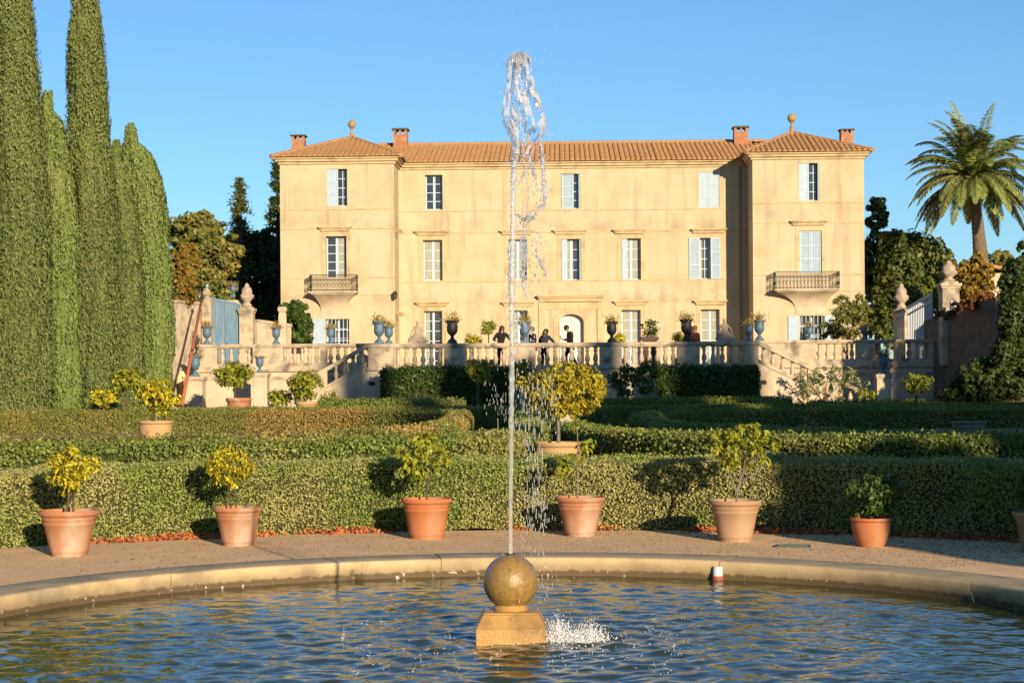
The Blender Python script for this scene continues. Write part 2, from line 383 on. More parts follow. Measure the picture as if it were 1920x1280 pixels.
# string courses and cornices
def strings(name, lines, d, xa, xb, prot, ret=0):
    for py, h in lines:
        zz = B.z(py, d, 700 if xb < 0 else (1517 if xa > 6 else 1072)); m = MB()
        m.box(xa-(ret if ret else 0), xb+(ret if ret else 0), d-prot, d-.001, zz-h, zz)
        m.build(name, TRIM, house, shift=S)
strings('string_course', [(391,.05),(427,.05),(519,.05),(552,.05)], TD, xL0+.004, xL1-.004, .03)
strings('string_course', [(379,.05),(416,.05),(514,.05),(545,.05)], TD, xR0+.004, xR1-.004, .03)
strings('string_course', [(393,.05),(434,.05),(525,.05)], 0, xL1+.002, xR0-.002, .03)
def ring_cornice(xa, xb, y0, y1, z, steps):
    m = MB()
    for (p, za, zb) in steps:
        m.box(xa-p, xb+p, y0-p, y0+.05, z+za, z+zb)
        m.box(xa-p, xa+.05, y0+.05, y1, z+za, z+zb); m.box(xb-.05, xb+p, y0+.05, y1, z+za, z+zb)
    return m
STP = [(.08,-.30,-.18),(.20,-.18,-.06),(.30,-.06,.02)]
for xa, xb in ((xL0,xL1),(xR0,xR1)):
    ring_cornice(xa, xb, TD, TB, zTE, STP).build('cornice', TRIM, house, shift=S)
m = MB()
for p, za, zb in STP: m.box(xL1+p+.003, xR0-p-.003, -p, .05, zME+za, zME+zb)
m.build('cornice', TRIM, house, shift=S)

# roofs: barrel tiles in rows
def tile_face(mb, A, Bp, up, L, pitch=.25, amp=.11, row=.42, base=True):
    A = Vector(A); Bp = Vector(Bp); U = (Bp-A).length; u = (Bp-A)/U; up = Vector(up).normalized(); n = u.cross(up).normalized()
    if n.z < 0: n = -n
    k = max(1, round(U/pitch)); p = U/k; rg = random.Random(3)
    for i in range(k):
        uc = (i+.5)*p; Lm = L(uc)
        if Lm < .08: continue
        rows = max(1, math.ceil(Lm/row)); jx = rg.uniform(-.012,.012)
        for j in range(rows):
            a = j*row - .04; b = min((j+1)*row, Lm) 
            if b - a < .05: continue
            vs = []
            for q, (tv, r, lift) in enumerate(((a, 1.0, .028), (b, .86, .0))):
                for s in range(6):
                    th = math.pi*s/5; vs.append(A + u*(uc + jx - math.cos(th)*p*.46*r) + up*tv + n*(math.sin(th)*amp*r + lift - .015 + rg.uniform(-.004,.004)))
            fs = [(s, s+1, s+7, s+6) for s in range(5)] + [(0,1,2,3,4,5)]
            mb.add(vs, fs)
def pyramid(name, x0, x1, y0, y1, ze, apex):
    mb = MB(); ap = Vector(apex); c = [Vector((x0,y0,ze)), Vector((x1,y0,ze)), Vector((x1,y1,ze)), Vector((x0,y1,ze))]
    for i in range(4):
        a, b = c[i], c[(i+1)%4]; U = (b-a).length; u = (b-a)/U; ua = (ap-a).dot(u); up = (ap-a) - u*ua; H = up.length
        mb.add([a, b, ap], [(0,1,2)])
        tile_face(mb, a, b, up, lambda q: H*min(q/ua, (U-q)/(U-ua)) )
    o = mb.build(name, TILE, house, shift=S)
    rt = MB()
    for q in c:
        k = 14
        for j in range(k):
            p = q.lerp(ap, j/k); r = q.lerp(ap, (j+1.12)/k); rt.tube([p+Vector((0,0,.03)), r+Vector((0,0,.02))], [.12,.10], 8)
    rt.build('hip_tile', TILE, o)
    return o
OH = .38
zA_L = B.z(259, TD+3.6, 655); zA_R = B.z(250, TD+3.6, 1487)
apL = Vector((B.x(660, TD+3.6, 260), TD+3.6, zA_L)); apR = Vector((B.x(1485, TD+3.6, 250), TD+3.6, zA_R))
roofL = pyramid('roof', xL0-OH, xL1+OH, TD-OH, TD+7.4, zTE+.03, apL); roofL['label'] = 'hipped tile roof of the left tower'
roofR = pyramid('roof', xR0-OH, xR1+OH, TD-OH, TD+7.4, zTE+.03, apR); roofR['label'] = 'hipped tile roof of the right tower'
for o in house.children:                                   # hip tiles hang under their roof, already shifted
    pass
for r_ in (roofL, roofR):
    for h in r_.children: h.data.transform(Matrix.Translation(S))
zR = (B.z(272, 5.2, 850) + B.z(268, 5.2, 1300)) / 2
mb = MB(); A = Vector((xL1-1.5, -OH, zME+.03)); E = Vector((xR0+1.5, -OH, zME+.03)); rise = zR - zME - .03; run = 5.2 + OH
tile_face(mb, A, E, (0, run, rise), lambda q: math.hypot(run, rise))
mb.add([A, E, E+Vector((0,run,rise)), A+Vector((0,run,rise))], [(0,1,2,3)])
mb.add([(A.x,5.2,zR),(E.x,5.2,zR),(E.x,MBK,zME),(A.x,MBK,zME)], [(0,1,2,3)])
roofM = mb.build('roof', TILE, house, shift=S); roofM['label'] = 'long tile roof between the towers'
rt = MB(); nn = 60
for j in range(nn):
    xa = A.x + (E.x-A.x)*j/nn; xb = A.x + (E.x-A.x)*(j+1.12)/nn; rt.tube([(xa,5.2,zR+.05),(xb,5.2,zR+.04)], [.12,.10], 8)
rt.build('ridge_tile', TILE, roofM, shift=S)
# chimneys
def chimney(px0, px1, pyt, pyb, d, roof):
    xa, xb = B.x(px0,d), B.x(px1,d); zt = B.z(pyt,d,(px0+px1)/2); zb = B.z(pyb,d,(px0+px1)/2); wd = xb-xa; h = zt-zb
    m = MB(); m.box(xa, xb, d-wd/2, d+wd/2, zb-.7, zt-h*.34)
    for sx in (0, 1):
        for sy in (0, 1):
            cx = xa + sx*(wd-.13); cy = d-wd/2 + sy*(wd-.13); m.box(cx, cx+.13, cy, cy+.13, zt-h*.34, zt-h*.1)
    m.box(xa+wd/2-.05, xa+wd/2+.05, d-wd/2, d-wd/2+.1, zt-h*.34, zt-h*.1)
    c = m.build('chimney', BRICK, roof, shift=S)
    k = MB(); k.box(xa-.07, xb+.07, d-wd/2-.07, d+wd/2+.07, zt-h*.1, zt-h*.02); k.box(xa+.03, xb-.03, d-wd/2+.03, d+wd/2-.03, zt-h*.02, zt+.01)
    k.build('chimney_cap', mat('cap_slab_%d' % px0, (.10,.075,.06)), roof, shift=S)
chimney(551,575,254,280,TD+4.0,roofL); chimney(741,767,242,276,4.6,roofM); chimney(1378,1404,238,270,4.6,roofM); chimney(1578,1601,243,266,TD+4.0,roofR)
def finial(ap, k, roof, m):
    f = MB(); f.lathe([(.30*k,-.15),(.26*k,0),(.16*k,.12*k),(.12*k,.4*k),(.07*k,.55*k),(.08*k,.62*k),(.14*k,.64*k),(.14*k,.68*k)], ap, 14)
    f.sphere((ap.x, ap.y, ap.z+.95*k), .28*k, 16, 12)
    if m: f.lathe([(.06,1.2*k),(.04,1.3*k),(.01,1.48*k)], ap, 8)
    f.build('finial', mat('finial_%d' % (k*10), (.50,.36,.16), (.40,.25,.11), .8, 8), roof, smooth=True, shift=S, autos=50)
finial(apL, .72, roofL, True); finial(apR, .80, roofR, False)

# openings
def bars(mb, x0, x1, z0, z1, y, nx, nz, w=.035, fw=.06, th=.05, post=True):
    mb.box(x0, x0+fw, y, y+th, z0, z1); mb.box(x1-fw, x1, y, y+th, z0, z1)
    mb.box(x0+fw, x1-fw, y, y+th, z0, z0+fw); mb.box(x0+fw, x1-fw, y, y+th, z1-fw, z1)
    if post: mb.box((x0+x1)/2-.055, (x0+x1)/2+.055, y-.004, y+th, z0+fw, z1-fw)
    for i in range(1, nx):
        xx = x0 + (x1-x0)*i/nx
        if not (post and abs(xx-(x0+x1)/2) < .02): mb.box(xx-w/2, xx+w/2, y+.006, y+th-.004, z0+fw, z1-fw)
    for j in range(1, nz):
        zz = z0 + (z1-z0)*j/nz; mb.box(x0+fw, x1-fw, y+.009, y+th-.008, zz-w/2, zz+w/2)
def shutter_mesh(x0, x1, z0, z1, y, th=.045, louv=True):
    m = MB(); f = .075
    m.box(x0, x0+f, y, y+th, z0, z1); m.box(x1-f, x1, y, y+th, z0, z1)
    nb = 3 if z1-z0 > 1.2 else 2
    for j in range(nb+1):
        zz = z0 + (z1-z0-f)*j/nb; m.box(x0+f, x1-f, y, y+th, zz, zz+f)
    if louv:
        k = int((z1-z0)/.085)
        for j in range(k):
            zz = z0 + (z1-z0)*(j+.5)/k; m.add([(x0+f,y+.004,zz-.045),(x1-f,y+.004,zz-.045),(x1-f,y+th-.006,zz+.035),(x0+f,y+th-.006,zz+.035)], [(0,1,2,3)])
    else: m.box(x0+f, x1-f, y+.012, y+th, z0+f, z1-f)
    return m
def shutter(x0, x1, z0, z1, y, louv=True, parent=None): return shutter_mesh(x0,x1,z0,z1,y,louv=louv).build('shutter', SHUT, parent or house, shift=S)
def pane(x0, x1, z0, z1, y, m, parent): MB().add([(x0,y,z0),(x1,y,z0),(x1,y,z1),(x0,y,z1)], [(0,1,2,3)]).build('pane', m, parent, shift=S)
def window(r, d, nz=4, nx=2, glass=GLASS, post=True, sill=False, curtain=None):
    x0, x1, z0, z1 = r; y = d + REV - .12; m = MB(); bars(m, x0, x1, z0, z1, y, nx, nz, post=post)
    o = m.build('window', WOODW, house, shift=S); pane(x0, x1, z0, z1, y+.03, glass, o)
    if curtain:
        cm = MB(); a, b = curtain; k = 24; xs = [x0+(x1-x0)*(a+(b-a)*i/k) for i in range(k+1)]
        vs = []; 
        for i, xx in enumerate(xs): vs += [(xx, y+.022+.004*math.sin(i*2.1), z0+.05), (xx, y+.022+.004*math.sin(i*2.1), z1-.05)]
        cm.add(vs, [(2*i, 2*i+2, 2*i+3, 2*i+1) for i in range(k)]); cm.build('curtain', CURT, o, shift=S)
    return o
def split(r, a, b): return (r[0]+(r[1]-r[0])*a, r[0]+(r[1]-r[0])*b, r[2], r[3])
x = W_L['top']; window(x, TD, 4, 4, post=False); s_ = split(x, 0, .55); shutter(*s_, TD+.05, False)
x = W_R['top']; window(x, TD, 4, 4, post=False); s_ = split(x, 0, .5); shutter(*s_, TD+.05, False)
sm = MB(); q = W_R['top']; sm.box(q[1]-.06, q[1]-.015, TD+.02, TD+.34, q[2], q[3]); sm.build('shutter', SHUT, house, shift=S)
window(W_L['mid'], TD, 5, 2, curtain=(.46,.98)); x = W_R['mid']; window(x, TD, 4, 2); shutter(*split(x,.01,.495), TD+.06); shutter(*split(x,.505,.99), TD+.06)
for key in ('t1',): window(W_M[key], 0, 4, 2)
x = W_M['t2']; window(x, 0, 4, 2); shutter(*split(x,.02,.66), .12)
sm = MB(); sm.box(x[1]-.07, x[1]-.02, .02, .34, x[2], x[3]); sm.build('shutter', SHUT, house, shift=S)
x = W_M['t3']; window(x, 0, 4, 2); shutter(*split(x,.0,.5), .04, False); shutter(*split(x,.505,1), .04, False)
for key, cu in (('m1',(.03,.97)),('m2',(.03,.97)),('m3',(.03,.6)),('m4',(.03,.9))): window(W_M[key], 0, 4, 2, curtain=cu)
for key in ('m3','m4'):
    x = W_M[key]; sm = MB(); sm.box(x[0]+.02, x[0]+.30, .06, .11, x[2], x[3]); sm.build('shutter', SHUT, house, shift=S)
x = W_M['m3']; sm = MB(); sm.box(x[1]-.08, x[1]-.03, .02, .36, x[2], x[3]); sm.build('shutter', SHUT, house, shift=S)
x = W_M['m5']; window(x, 0, 4, 2, post=False, curtain=(.03,.30)); wd = .53
shutter(x[0]-wd, x[0]-.02, x[2], x[3], -.06); shutter(x[1]+.02, x[1]+wd-.04, x[2], x[3], -.06)
window(W_M['g1'], 0, 6, 2, curtain=(.03,.30)); window(W_M['g2'], 0, 6, 2, curtain=(.03,.55))
for key in ('g3','g4'): window(W_M[key], 0, 6, 2, curtain=(.03,.96))
for r_, sh in ((W_L['low'], [(587,610)]), (W_R['low'], [(1478,1498),(1547,1562)])):
    x0, x1, z0_, z1 = r_; window(r_, TD, 3, 2)
    g = MB()
    for i in range(6): xx = x0+(x1-x0)*(i+.5)/6; g.tube([(xx,TD+.02,z0_),(xx,TD+.02,z1-.02)], .018, 6)
    for j in (.25,.62): g.box(x0, x1, TD+.005, TD+.035, z0_+(z1-z0_)*j-.015, z0_+(z1-z0_)*j+.015)
    g.build('window_grille', WOODW, house, shift=S)
    for a, b in sh: shutter(B.x(a,TD), B.x(b,TD), z0_, z1, TD-.06, False)
# door with its arched head
x0, x1, z0_, z1 = DOOR; dm = MB(); y = .34; hw = (x1-x0)/2; cx = (x0+x1)/2
for s in (-1, 1):
    a, b = (x0+.02, cx-.006) if s < 0 else (cx+.006, x1-.02); dm.box(a, b, y, y+.06, z0_, z1)
    for za, zb in ((.08,.34),(.38,.62),(.66,.90)):
        dm.box(a+.1, b-.1, y-.018, y-.001, z0_+(z1-z0_)*za, z0_+(z1-z0_)*zb)
door = dm.build('door', mat('door_paint', (.66,.70,.72), (.60,.64,.66), .5, 4), house, shift=S)
MB().sphere((cx+.09, y-.05, z0_+1.05), .04, 10, 8).build('handle', IRON, door, smooth=True, shift=S)
arch = [(x0, z1), (x0, z1-.42)] + [(cx - hw*math.cos(math.pi*i/14), z1-.42+.40*math.sin(math.pi*i/14)) for i in range(1,14)] + [(x1, z1-.42), (x1, z1)]
am = MB()
for i in range(1, len(arch)-2):
    (xa, za), (xb, zb) = arch[i], arch[i+1]
    am.add([(xa,.003,za),(xb,.003,zb),(xb,.003,z1),(xa,.003,z1)], [(0,1,2,3)]); am.add([(xa,.003,za),(xa,.33,za),(xb,.33,zb),(xb,.003,zb)], [(0,1,2,3)])
am.build('door_arch', TRIM, house, shift=S)
sur = MB()
for i in range(15):
    t0, t1 = math.pi*i/15, math.pi*(i+1)/15; ro = hw+.28
    sur.prism([(cx-hw*math.cos(t0), z1-.42+.40*math.sin(t0)),(cx-ro*math.cos(t0), z1-.42+.66*math.sin(t0)),(cx-ro*math.cos(t1), z1-.42+.66*math.sin(t1)),(cx-hw*math.cos(t1), z1-.42+.40*math.sin(t1))], -.045, -.002)
sur.box(x0-.28, x0, -.045, -.002, z0_, z1-.42); sur.box(x1, x1+.28, -.045, -.002, z0_, z1-.42)
for a in (-1, 1): sur.box(cx+a*1.45-.16, cx+a*1.45+.16, -.06, -.002, z0_, B.z(562, 0))
sur.box(cx-1.3, cx+1.3, -.04, -.002, B.z(580,0), B.z(566,0))
sur.build('door_surround', TRIM, house, shift=S)
# window heads: small moulded shelves on the wall, and flat surrounds
def shelf(px0, px1, py, d, h=.14, p=.24):
    xa, xb = B.x(px0,d,py), B.x(px1,d,py); zz = B.z(py,d,(px0+px1)/2); m = MB()
    m.box(xa+.12, xb-.12, d-p*.45, d-.002, zz-h*1.5, zz-h*.75); m.box(xa+.05, xb-.05, d-p*.75, d-.002, zz-h*.75, zz-h*.35); m.box(xa, xb, d-p, d-.002, zz-h*.35, zz)
    m.build('window_head', TRIM, house, shift=S)
for a, b, c in ((777,842,433),(937,1000,432),(1036,1100,431),(1148,1212,430),(1295,1363,429),(779,843,566),(940,1002,566),(1150,1215,564),(1300,1364,563)): shelf(a, b, c, 0)
shelf(1007,1133,553,0,.22,.36); shelf(597,660,425,TD); shelf(1481,1551,414,TD)
def surround(r, d, wdt=.2):
    x0, x1, z0_, z1 = r; m = MB(); y0, y1 = d-.022, d-.001
    m.box(x0-wdt, x0, y0, y1, z0_, z1+wdt); m.box(x1, x1+wdt, y0, y1, z0_, z1+wdt); m.box(x0, x1, y0, y1, z1, z1+wdt)
    m.build('window_surround', TRIM, house, shift=S)
for k in ('m1','m2','m3','m4','g1','g2','g3','g4'): surround(W_M[k], 0)
surround(W_L['mid'], TD); surround(W_R['mid'], TD)
# balconies
def balcony(px0, px1, pyr, pys, pyb, pc0, pc1):
    xa, xb = B.x(px0,TD-.9,pys), B.x(px1,TD-.9,pys); zs = B.z(pys,TD-.9,(px0+px1)/2); zr = B.z(pyr,TD-.9,(px0+px1)/2); yf = TD-.82
    m = MB(); m.box(xa-.05, xb+.05, yf-.06, TD-.002, zs-.07, zs); m.box(xa+.06, xb-.06, yf+.04, TD-.002, zs-.13, zs-.07)
    b = m.build('balcony', STONE_P, house, shift=S)
    zc = B.z(pyb, TD, (px0+px1)/2); c0, c1 = B.x(pc0,TD), B.x(pc1,TD); cb = MB(); k = 12; vs = []
    for i in range(k+1):
        t_ = i/k; zz = (zs-.13) + (zc-zs+.13)*t_; e = (1-t_)**3.0; yy = TD - .72*e - .02; ex = e*(.5)
        l, r_ = c0 - (c0-xa-.1)*e, c1 + (xb-.1-c1)*e
        vs += [(l, TD-.002, zz), (l, yy, zz), (r_, yy, zz), (r_, TD-.002, zz)]
    fs = []
    for i in range(k):
        for q in range(3): fs.append((4*i+q, 4*i+q+1, 4*i+q+5, 4*i+q+4))
    cb.add(vs, fs); cb.build('corbel', STONE_P, b, shift=S, smooth=False)
    g = MB()
    def run(p, q):
        p = Vector(p); q = Vector(q); L = (q-p).length; nn = max(3, round(L/.17)); h = zr-zs
        g.bar(p+Vector((0,0,h)), q+Vector((0,0,h)), .034); g.bar(p+Vector((0,0,.06)), q+Vector((0,0,.06)), .025); g.bar(p+Vector((0,0,h*.74)), q+Vector((0,0,h*.74)), .014)
        for i in range(nn+1):
            c = p.lerp(q, i/nn); g.bar(c, c+Vector((0,0,h)), .014)
            if i < nn:
                d_ = (q-p)/nn; mid = c + d_*.5
                for zz, rr in ((.34*h,.065),(.86*h,.05)):
                    ring = [mid + d_.normalized()*rr*math.cos(2*math.pi*j/10) + Vector((0,0,zz+rr*1.3*math.sin(2*math.pi*j/10))) for j in range(11)]
                    g.tube(ring, .009, 4, cap=False)
    run((xa,TD-.02,zs),(xa,yf,zs)); run((xa,yf,zs),(xb,yf,zs)); run((xb,yf,zs),(xb,TD-.02,zs))
    g.build('railing', IRON_G, b, shift=S)
balcony(580,667,515,546,598,604,648); balcony(1455,1575,509,541,588,1492,1548)
# small fittings: corner gargoyle spouts and a wall lantern
for px, py in ((742,431),(742,586)):
    xx, zz = B.loc(px, py, TD+.6); g = MB(); g.bar((xL1, TD+.7, zz), (xL1+.42, TD+.35, zz-.12), .2, .18); g.build('water_spout', TRIM, house, shift=S, bevel=.03)
xx, zz = B.loc(741, 553, TD-.25); lm = MB(); lm.bar((xx,TD-.01,zz+.2),(xx,TD-.3,zz+.2),.03); lm.lathe([(.04,0),(.09,.05),(.11,.26),(.14,.28),(.02,.38)], (xx,TD-.3,zz-.2), 6)
lm.build('wall_lantern', IRON, house, shift=S)
dp = MB(); xx = B.x(1388, -.1, 500); dp.tube([(xx,-.09,TZ),(xx,-.09,zME-.3)], .06, 8); dp.build('downpipe', mat('stained_pipe', (.36,.27,.17)), house, shift=S)
# ------------------------------------------------------------------ terrace, balustrades, stairs
FY = -16.0; SY = -13.6                       # fronts of the centre and of the side stretches
def X(px, d=FY, py=660): return B.x(px, d, py)
def Zf(py, d=FY, px=1072): return B.z(py, d, px)
cx0, cx1 = X(688), X(1422); sx0, sx1 = X(352, SY), X(1790, SY)
tm = MB(); tm.box(cx0, cx1, FY+.25, SY+.3, 0, TZ); tm.box(sx0-.5, sx1+12, SY+.25, 40, 0, TZ-.004)
to = tm.build('terrace', GRAVEL, None); to.location = B.world(0,0,0); to.rotation_euler = (0,0,B.ang); tag(to, kind='structure')
zRT, zRB, zPL = Zf(642), Zf(650.5), Zf(684)  # rail top, rail underside, plinth top
BH = zRB - zPL
bal = MB(); bal.lathe([(.085,0),(.085,.05),(.05,.07),(.075,.16),(.095,.24),(.07,.36),(.042,.46),(.05,.54),(.075,.58),(.05,.62),(.045,.66),(.085,.68),(.085,.72)], (0,0,0), 12)
bal_me = bal.build('baluster', STONE, None, smooth=True, autos=40); bal_mesh = bal_me.data; bpy.data.objects.remove(bal_me)
def baluster(parent, x, y, z, h, k=1.0):
    o = bpy.data.objects.new('baluster', bal_mesh); col.objects.link(o); o.parent = parent; o.location = (x, y, z); o.scale = (1.15*k, 1.15*k, h/.72); o.rotation_euler = (0,0,random.random()*6)
def balustrade(label, segs, piers, d, x_ref, zt, zb, zp, zfoot, thick=.34):
    root = onB('balustrade', label, 'balustrade', x_ref, d, zfoot); sh = (-x_ref, -d, -zfoot)
    xa = min([s[0] for s in segs] + [p[0] for p in piers]); xb = max([s[1] for s in segs] + [p[1] for p in piers])
    m = MB(); m.box(xa-.06, xb+.06, d-.06, d+thick+.06, zb+.05, zt); m.box(xa-.02, xb+.02, d-.02, d+thick+.02, zb, zb+.05)
    m.build('rail', STONE, root, shift=sh, bevel=.02)
    m = MB(); m.box(xa, xb, d, d+thick, zfoot, zp); m.box(xa-.07, xb+.07, d-.09, d+.02, zfoot-.06, zfoot+.06); m.build('plinth', STONE, root, shift=sh, bevel=.012)
    for a, b in piers:
        m = MB(); m.box(a, b, d-.012, d+thick+.012, zp+.001, zb-.001)
        if b-a > .5: m.box(a+.12, b-.12, d-.03, d, zp+.1, zb-.1)
        m.build('pier', STONE, root, shift=sh)
    for a, b in segs:
        n = max(1, round((b-a)/.345))
        for i in range(n): baluster(root, a+(b-a)*(i+.5)/n - x_ref, thick/2, zp-zfoot, zb-zp)
    return root
segs = [(X(a), X(b)) for a, b in ((738,832),(875,952),(1004,1124),(1166,1270),(1312,1398))]
piers = [(X(a), X(b)) for a, b in ((690,738),(832,875),(952,1004),(1124,1166),(1270,1312),(1398,1422))]
balustrade('long weathered stone balustrade across the middle of the terrace with the people behind it', segs, piers, FY, X(1060), zRT, zRB, zPL, TZ)
z2t, z2b, z2p = Zf(645,SY,500), Zf(652,SY,500), Zf(681,SY,500)
balustrade('stone balustrade at the left end of the terrace in front of the blue gate', [(X(407,SY),X(474,SY)),(X(531,SY),X(600,SY)),(X(612,SY),X(668,SY))],
           [(X(372,SY),X(407,SY)),(X(474,SY),X(531,SY)),(X(600,SY),X(612,SY)),(X(668,SY),cx0)], SY, X(500,SY), z2t, z2b, z2p, TZ)
balustrade('stone balustrade at the right end of the terrace, partly in shade below the pale gate', [(X(1530,SY),X(1606,SY)),(X(1641,SY),X(1690,SY)),(X(1698,SY),X(1742,SY))],
           [(cx1,X(1530,SY)),(X(1606,SY),X(1641,SY)),(X(1690,SY),X(1698,SY)),(X(1742,SY),X(1790,SY))], SY, X(1620,SY), z2t, z2b, z2p, TZ)
# retaining walls
def rwall(label, xa, xb, d, th, ztop, extra):
    xm = (xa+xb)/2; root = onB('retaining_wall', label, 'wall', xm, d, 0); sh = (-xm, -d, 0)
    m = MB(); m.box(xa, xb, d, d+th, 0, ztop); m.build('wall_face', STONE_P, root, shift=sh)
    m = MB(); m.box(xa-.03, xb+.03, d-.05, d, ztop-.32, ztop-.2); m.build('string_course', STONE, root, shift=sh)
    for e in extra: e(root, sh)
    return root
def oval(px, pyc):
    def fn(root, sh):
        xx, zz = B.loc(px, pyc, FY); m = MB(); m.box(xx-.42, xx+.42, FY-.04, FY-.001, .3, Zf(699)); m.build('panel', STONE_P, root, shift=sh, bevel=.02)
        m = MB(); vs = [(xx+.135*math.cos(2*math.pi*i/20), FY-.046, zz+.085*math.sin(2*math.pi*i/20)) for i in range(20)]; m.add(vs, [tuple(range(20))]); m.build('oval_shade_disc', mat('hole_shade', (.03,.02,.012)), root, shift=sh)  # flat disc, no recess; the shade inside the hole is its colour
        m = MB(); m.tube([(xx+.15*math.cos(2*math.pi*i/20), FY-.045, zz+.10*math.sin(2*math.pi*i/20)) for i in range(21)], .018, 6, cap=False); m.build('oval_rim', STONE, root, shift=sh)
    return fn
rwall('stone retaining wall under the middle balustrade with small dark oval holes', cx0, cx1, FY+.02, .3, TZ-.06, [oval(697,719), oval(1437-6,717)])
rwall('pale stone retaining wall behind the left stair', sx0, cx0, SY+.02, .3, TZ-.06, [])
rwall('stone retaining wall behind the right stair and roses', cx1, sx1+8, SY+.02, .3, TZ-.06, [])
# stairs with sloping balustrades
def stair(label, blabel, xt, xbm, sgn):
    n = 14; xm = (xt+xbm)/2
    root = onB('garden_stair', label, 'stair', xm, FY+1, 0); sh = (-xm, -FY-1, 0); m = MB(); w_ = (xbm-xt)/n
    for i in range(n):
        a, b = xt + w_*i, xt + w_*(i+1); m.box(min(a,b), max(a,b), FY+.30, SY-.10, 0, TZ*(1-(i+1)/(n+1)))
    m.build('steps', STONE, root, shift=sh)
    m = MB(); sl = (0-TZ)/(xbm-xt)
    m.prism([(xt,0),(xbm,0),(xbm,.30),(xt,TZ+.12)] if sgn > 0 else [(xbm,0),(xt,0),(xt,TZ+.12),(xbm,.30)], FY+.02, FY+.29)
    m.build('string_wall', STONE_P, root, shift=sh)
    root2 = onB('stair_balustrade', blabel, 'balustrade', xm, FY, 0); sh2 = (-xm, -FY, 0)
    def zt(x_, off): return TZ + (x_-xt)*sl*1.0 + off
    m = MB()
    for (o0, o1, e) in ((1.02-.17, 1.02, .05), (.14, .29, .015)):
        p = [(xt, zt(xt,o0)), (xbm, zt(xbm,o0)), (xbm, zt(xbm,o1)), (xt, zt(xt,o1))]
        if sgn < 0: p = p[::-1]
        m.prism(p, FY-e, FY+.31+e)
    m.build('sloping_rail', STONE, root2, shift=sh2)
    L = abs(xbm-xt); nb = int(L/.36); skip = set(range(nb//2-1, nb//2+1))
    for i in range(nb):
        x_ = xt + (xbm-xt)*(i+.5)/nb
        if i in skip: continue
        baluster(root2, x_-xm, .155, zt(x_,.26), .66, .95)
    xc = (xt+xbm)/2; m = MB(); hw = .36; p = [(xc-hw, zt(xc-hw,.28)),(xc+hw, zt(xc+hw,.28)),(xc+hw, zt(xc+hw,.88)),(xc-hw, zt(xc-hw,.88))]; m.prism(p, FY+.0, FY+.31); m.build('pier', STONE, root2, shift=sh2)
xlb = X(505); xrb = X(1640)
stair('left garden stair going down from the terrace to the left', 'sloping stone balustrade of the left garden stair', cx0-.02, xlb, -1)
stair('right garden stair going down from the terrace to the right', 'sloping stone balustrade of the right garden stair', cx1+.02, xrb, 1)
def pedestal(label, px0, px1, pyt, d, zb=0.0, name='stone_pedestal'):
    xa, xb = X(px0,d), X(px1,d); zt = B.z(pyt, d, (px0+px1)/2); xm = (xa+xb)/2; hw = (xb-xa)/2
    root = onB(name, label, 'pedestal', xm, d, zb); h = zt-zb
    m = MB(); m.box(-hw*.86, hw*.86, -hw*.86, hw*.86, .12, h-.12); m.box(-hw*.62, hw*.62, -hw*.86-.02, -hw*.8, .3, h-.3); m.build('shaft', STONE_P, root)
    m = MB(); m.box(-hw, hw, -hw, hw, h-.12, h); m.box(-hw*.93, hw*.93, -hw*.93, hw*.93, h-.18, h-.12); m.build('cap', STONE, root)
    m = MB(); m.box(-hw, hw, -hw, hw, 0, .12); m.build('base', STONE, root)
    return Vector((xm, d, zt))
pLS = pedestal('stone pedestal at the foot of the left stair carrying a blue urn', 470, 505, 699, FY+.2)
pRS = pedestal('stone pedestal at the foot of the right stair carrying a blue urn', 1640, 1670, 701, FY+.2)
pLW = pedestal('stone pedestal against the rough wall at the far left of the garden', 345, 385, 706, FY+1.6)

# urns
URN = [(.17,0),(.17,.05),(.10,.08),(.06,.16),(.075,.20),(.10,.22),(.17,.28),(.21,.36),(.215,.46),(.20,.56),(.205,.62),(.27,.66),(.285,.69),(.26,.71),(.23,.68),(.21,.62),(.001,.60)]
DRY = leafmat('dry_flower', [(.42,.20,.06),(.50,.30,.10),(.30,.24,.08),(.16,.17,.05)], trans=.2)
GRN = leafmat('urn_green', [(.06,.09,.03),(.12,.13,.04),(.30,.17,.06)], trans=.2)
urn_meshes = {}
def urn(label, x, y, z, h, m=BLUE, plant=True, seed=1, sq=True, lab=None):
    root = onB('urn', label, 'urn', x, y, z, 'urns on the terrace'); k = h/.71
    if m.name not in urn_meshes:
        b = MB(); b.lathe(URN, (0,0,0), 20)
        for i in range(0):
            pass
        ob = b.build('urn_body', m, None, smooth=True, autos=35); urn_meshes[m.name] = ob.data; bpy.data.objects.remove(ob)
        b = MB(); b.box(-.19,.19,-.19,.19,-.06,0.0); ob = b.build('urn_foot', m, None); urn_meshes[m.name+'f'] = ob.data; bpy.data.objects.remove(ob)
    for nm, key in (('urn_body', m.name), ('foot', m.name+'f')):
        o = bpy.data.objects.new(nm, urn_meshes[key]); col.objects.link(o); o.parent = root; o.scale = (k*.86,k*.86,k); o.location = (0,0,.06*k)
    rg = np.random.default_rng(seed); n = 300 if plant else 160; hgt = (.30 if plant else .10)*k
    P = rg.normal(0, 1, (n,3)) * np.array([.13*k,.13*k,hgt*.35]) + np.array([0,0,.72*k+hgt*.3])
    D = P - np.array([0,0,.6*k]); V, Q = leaf_arrays(P, rg.normal(0,1,(n,3)), .10*k, rg, .3, .6, unit(D), .4)
    npmesh('plant', V, Q, DRY if seed % 3 else GRN, root)
    return root
def urn_px(label, px, pyt, pyb, d, m=BLUE, z=None, seed=1, plant=True):
    xx, zb = B.loc(px, pyb, d); zt = B.loc(px, pyt, d)[1]
    return urn(label, xx, d, z if z is not None else zb, zt-(z if z is not None else zb), m, plant, seed)
top = zRT; dC = FY+.17; dS = SY+.17
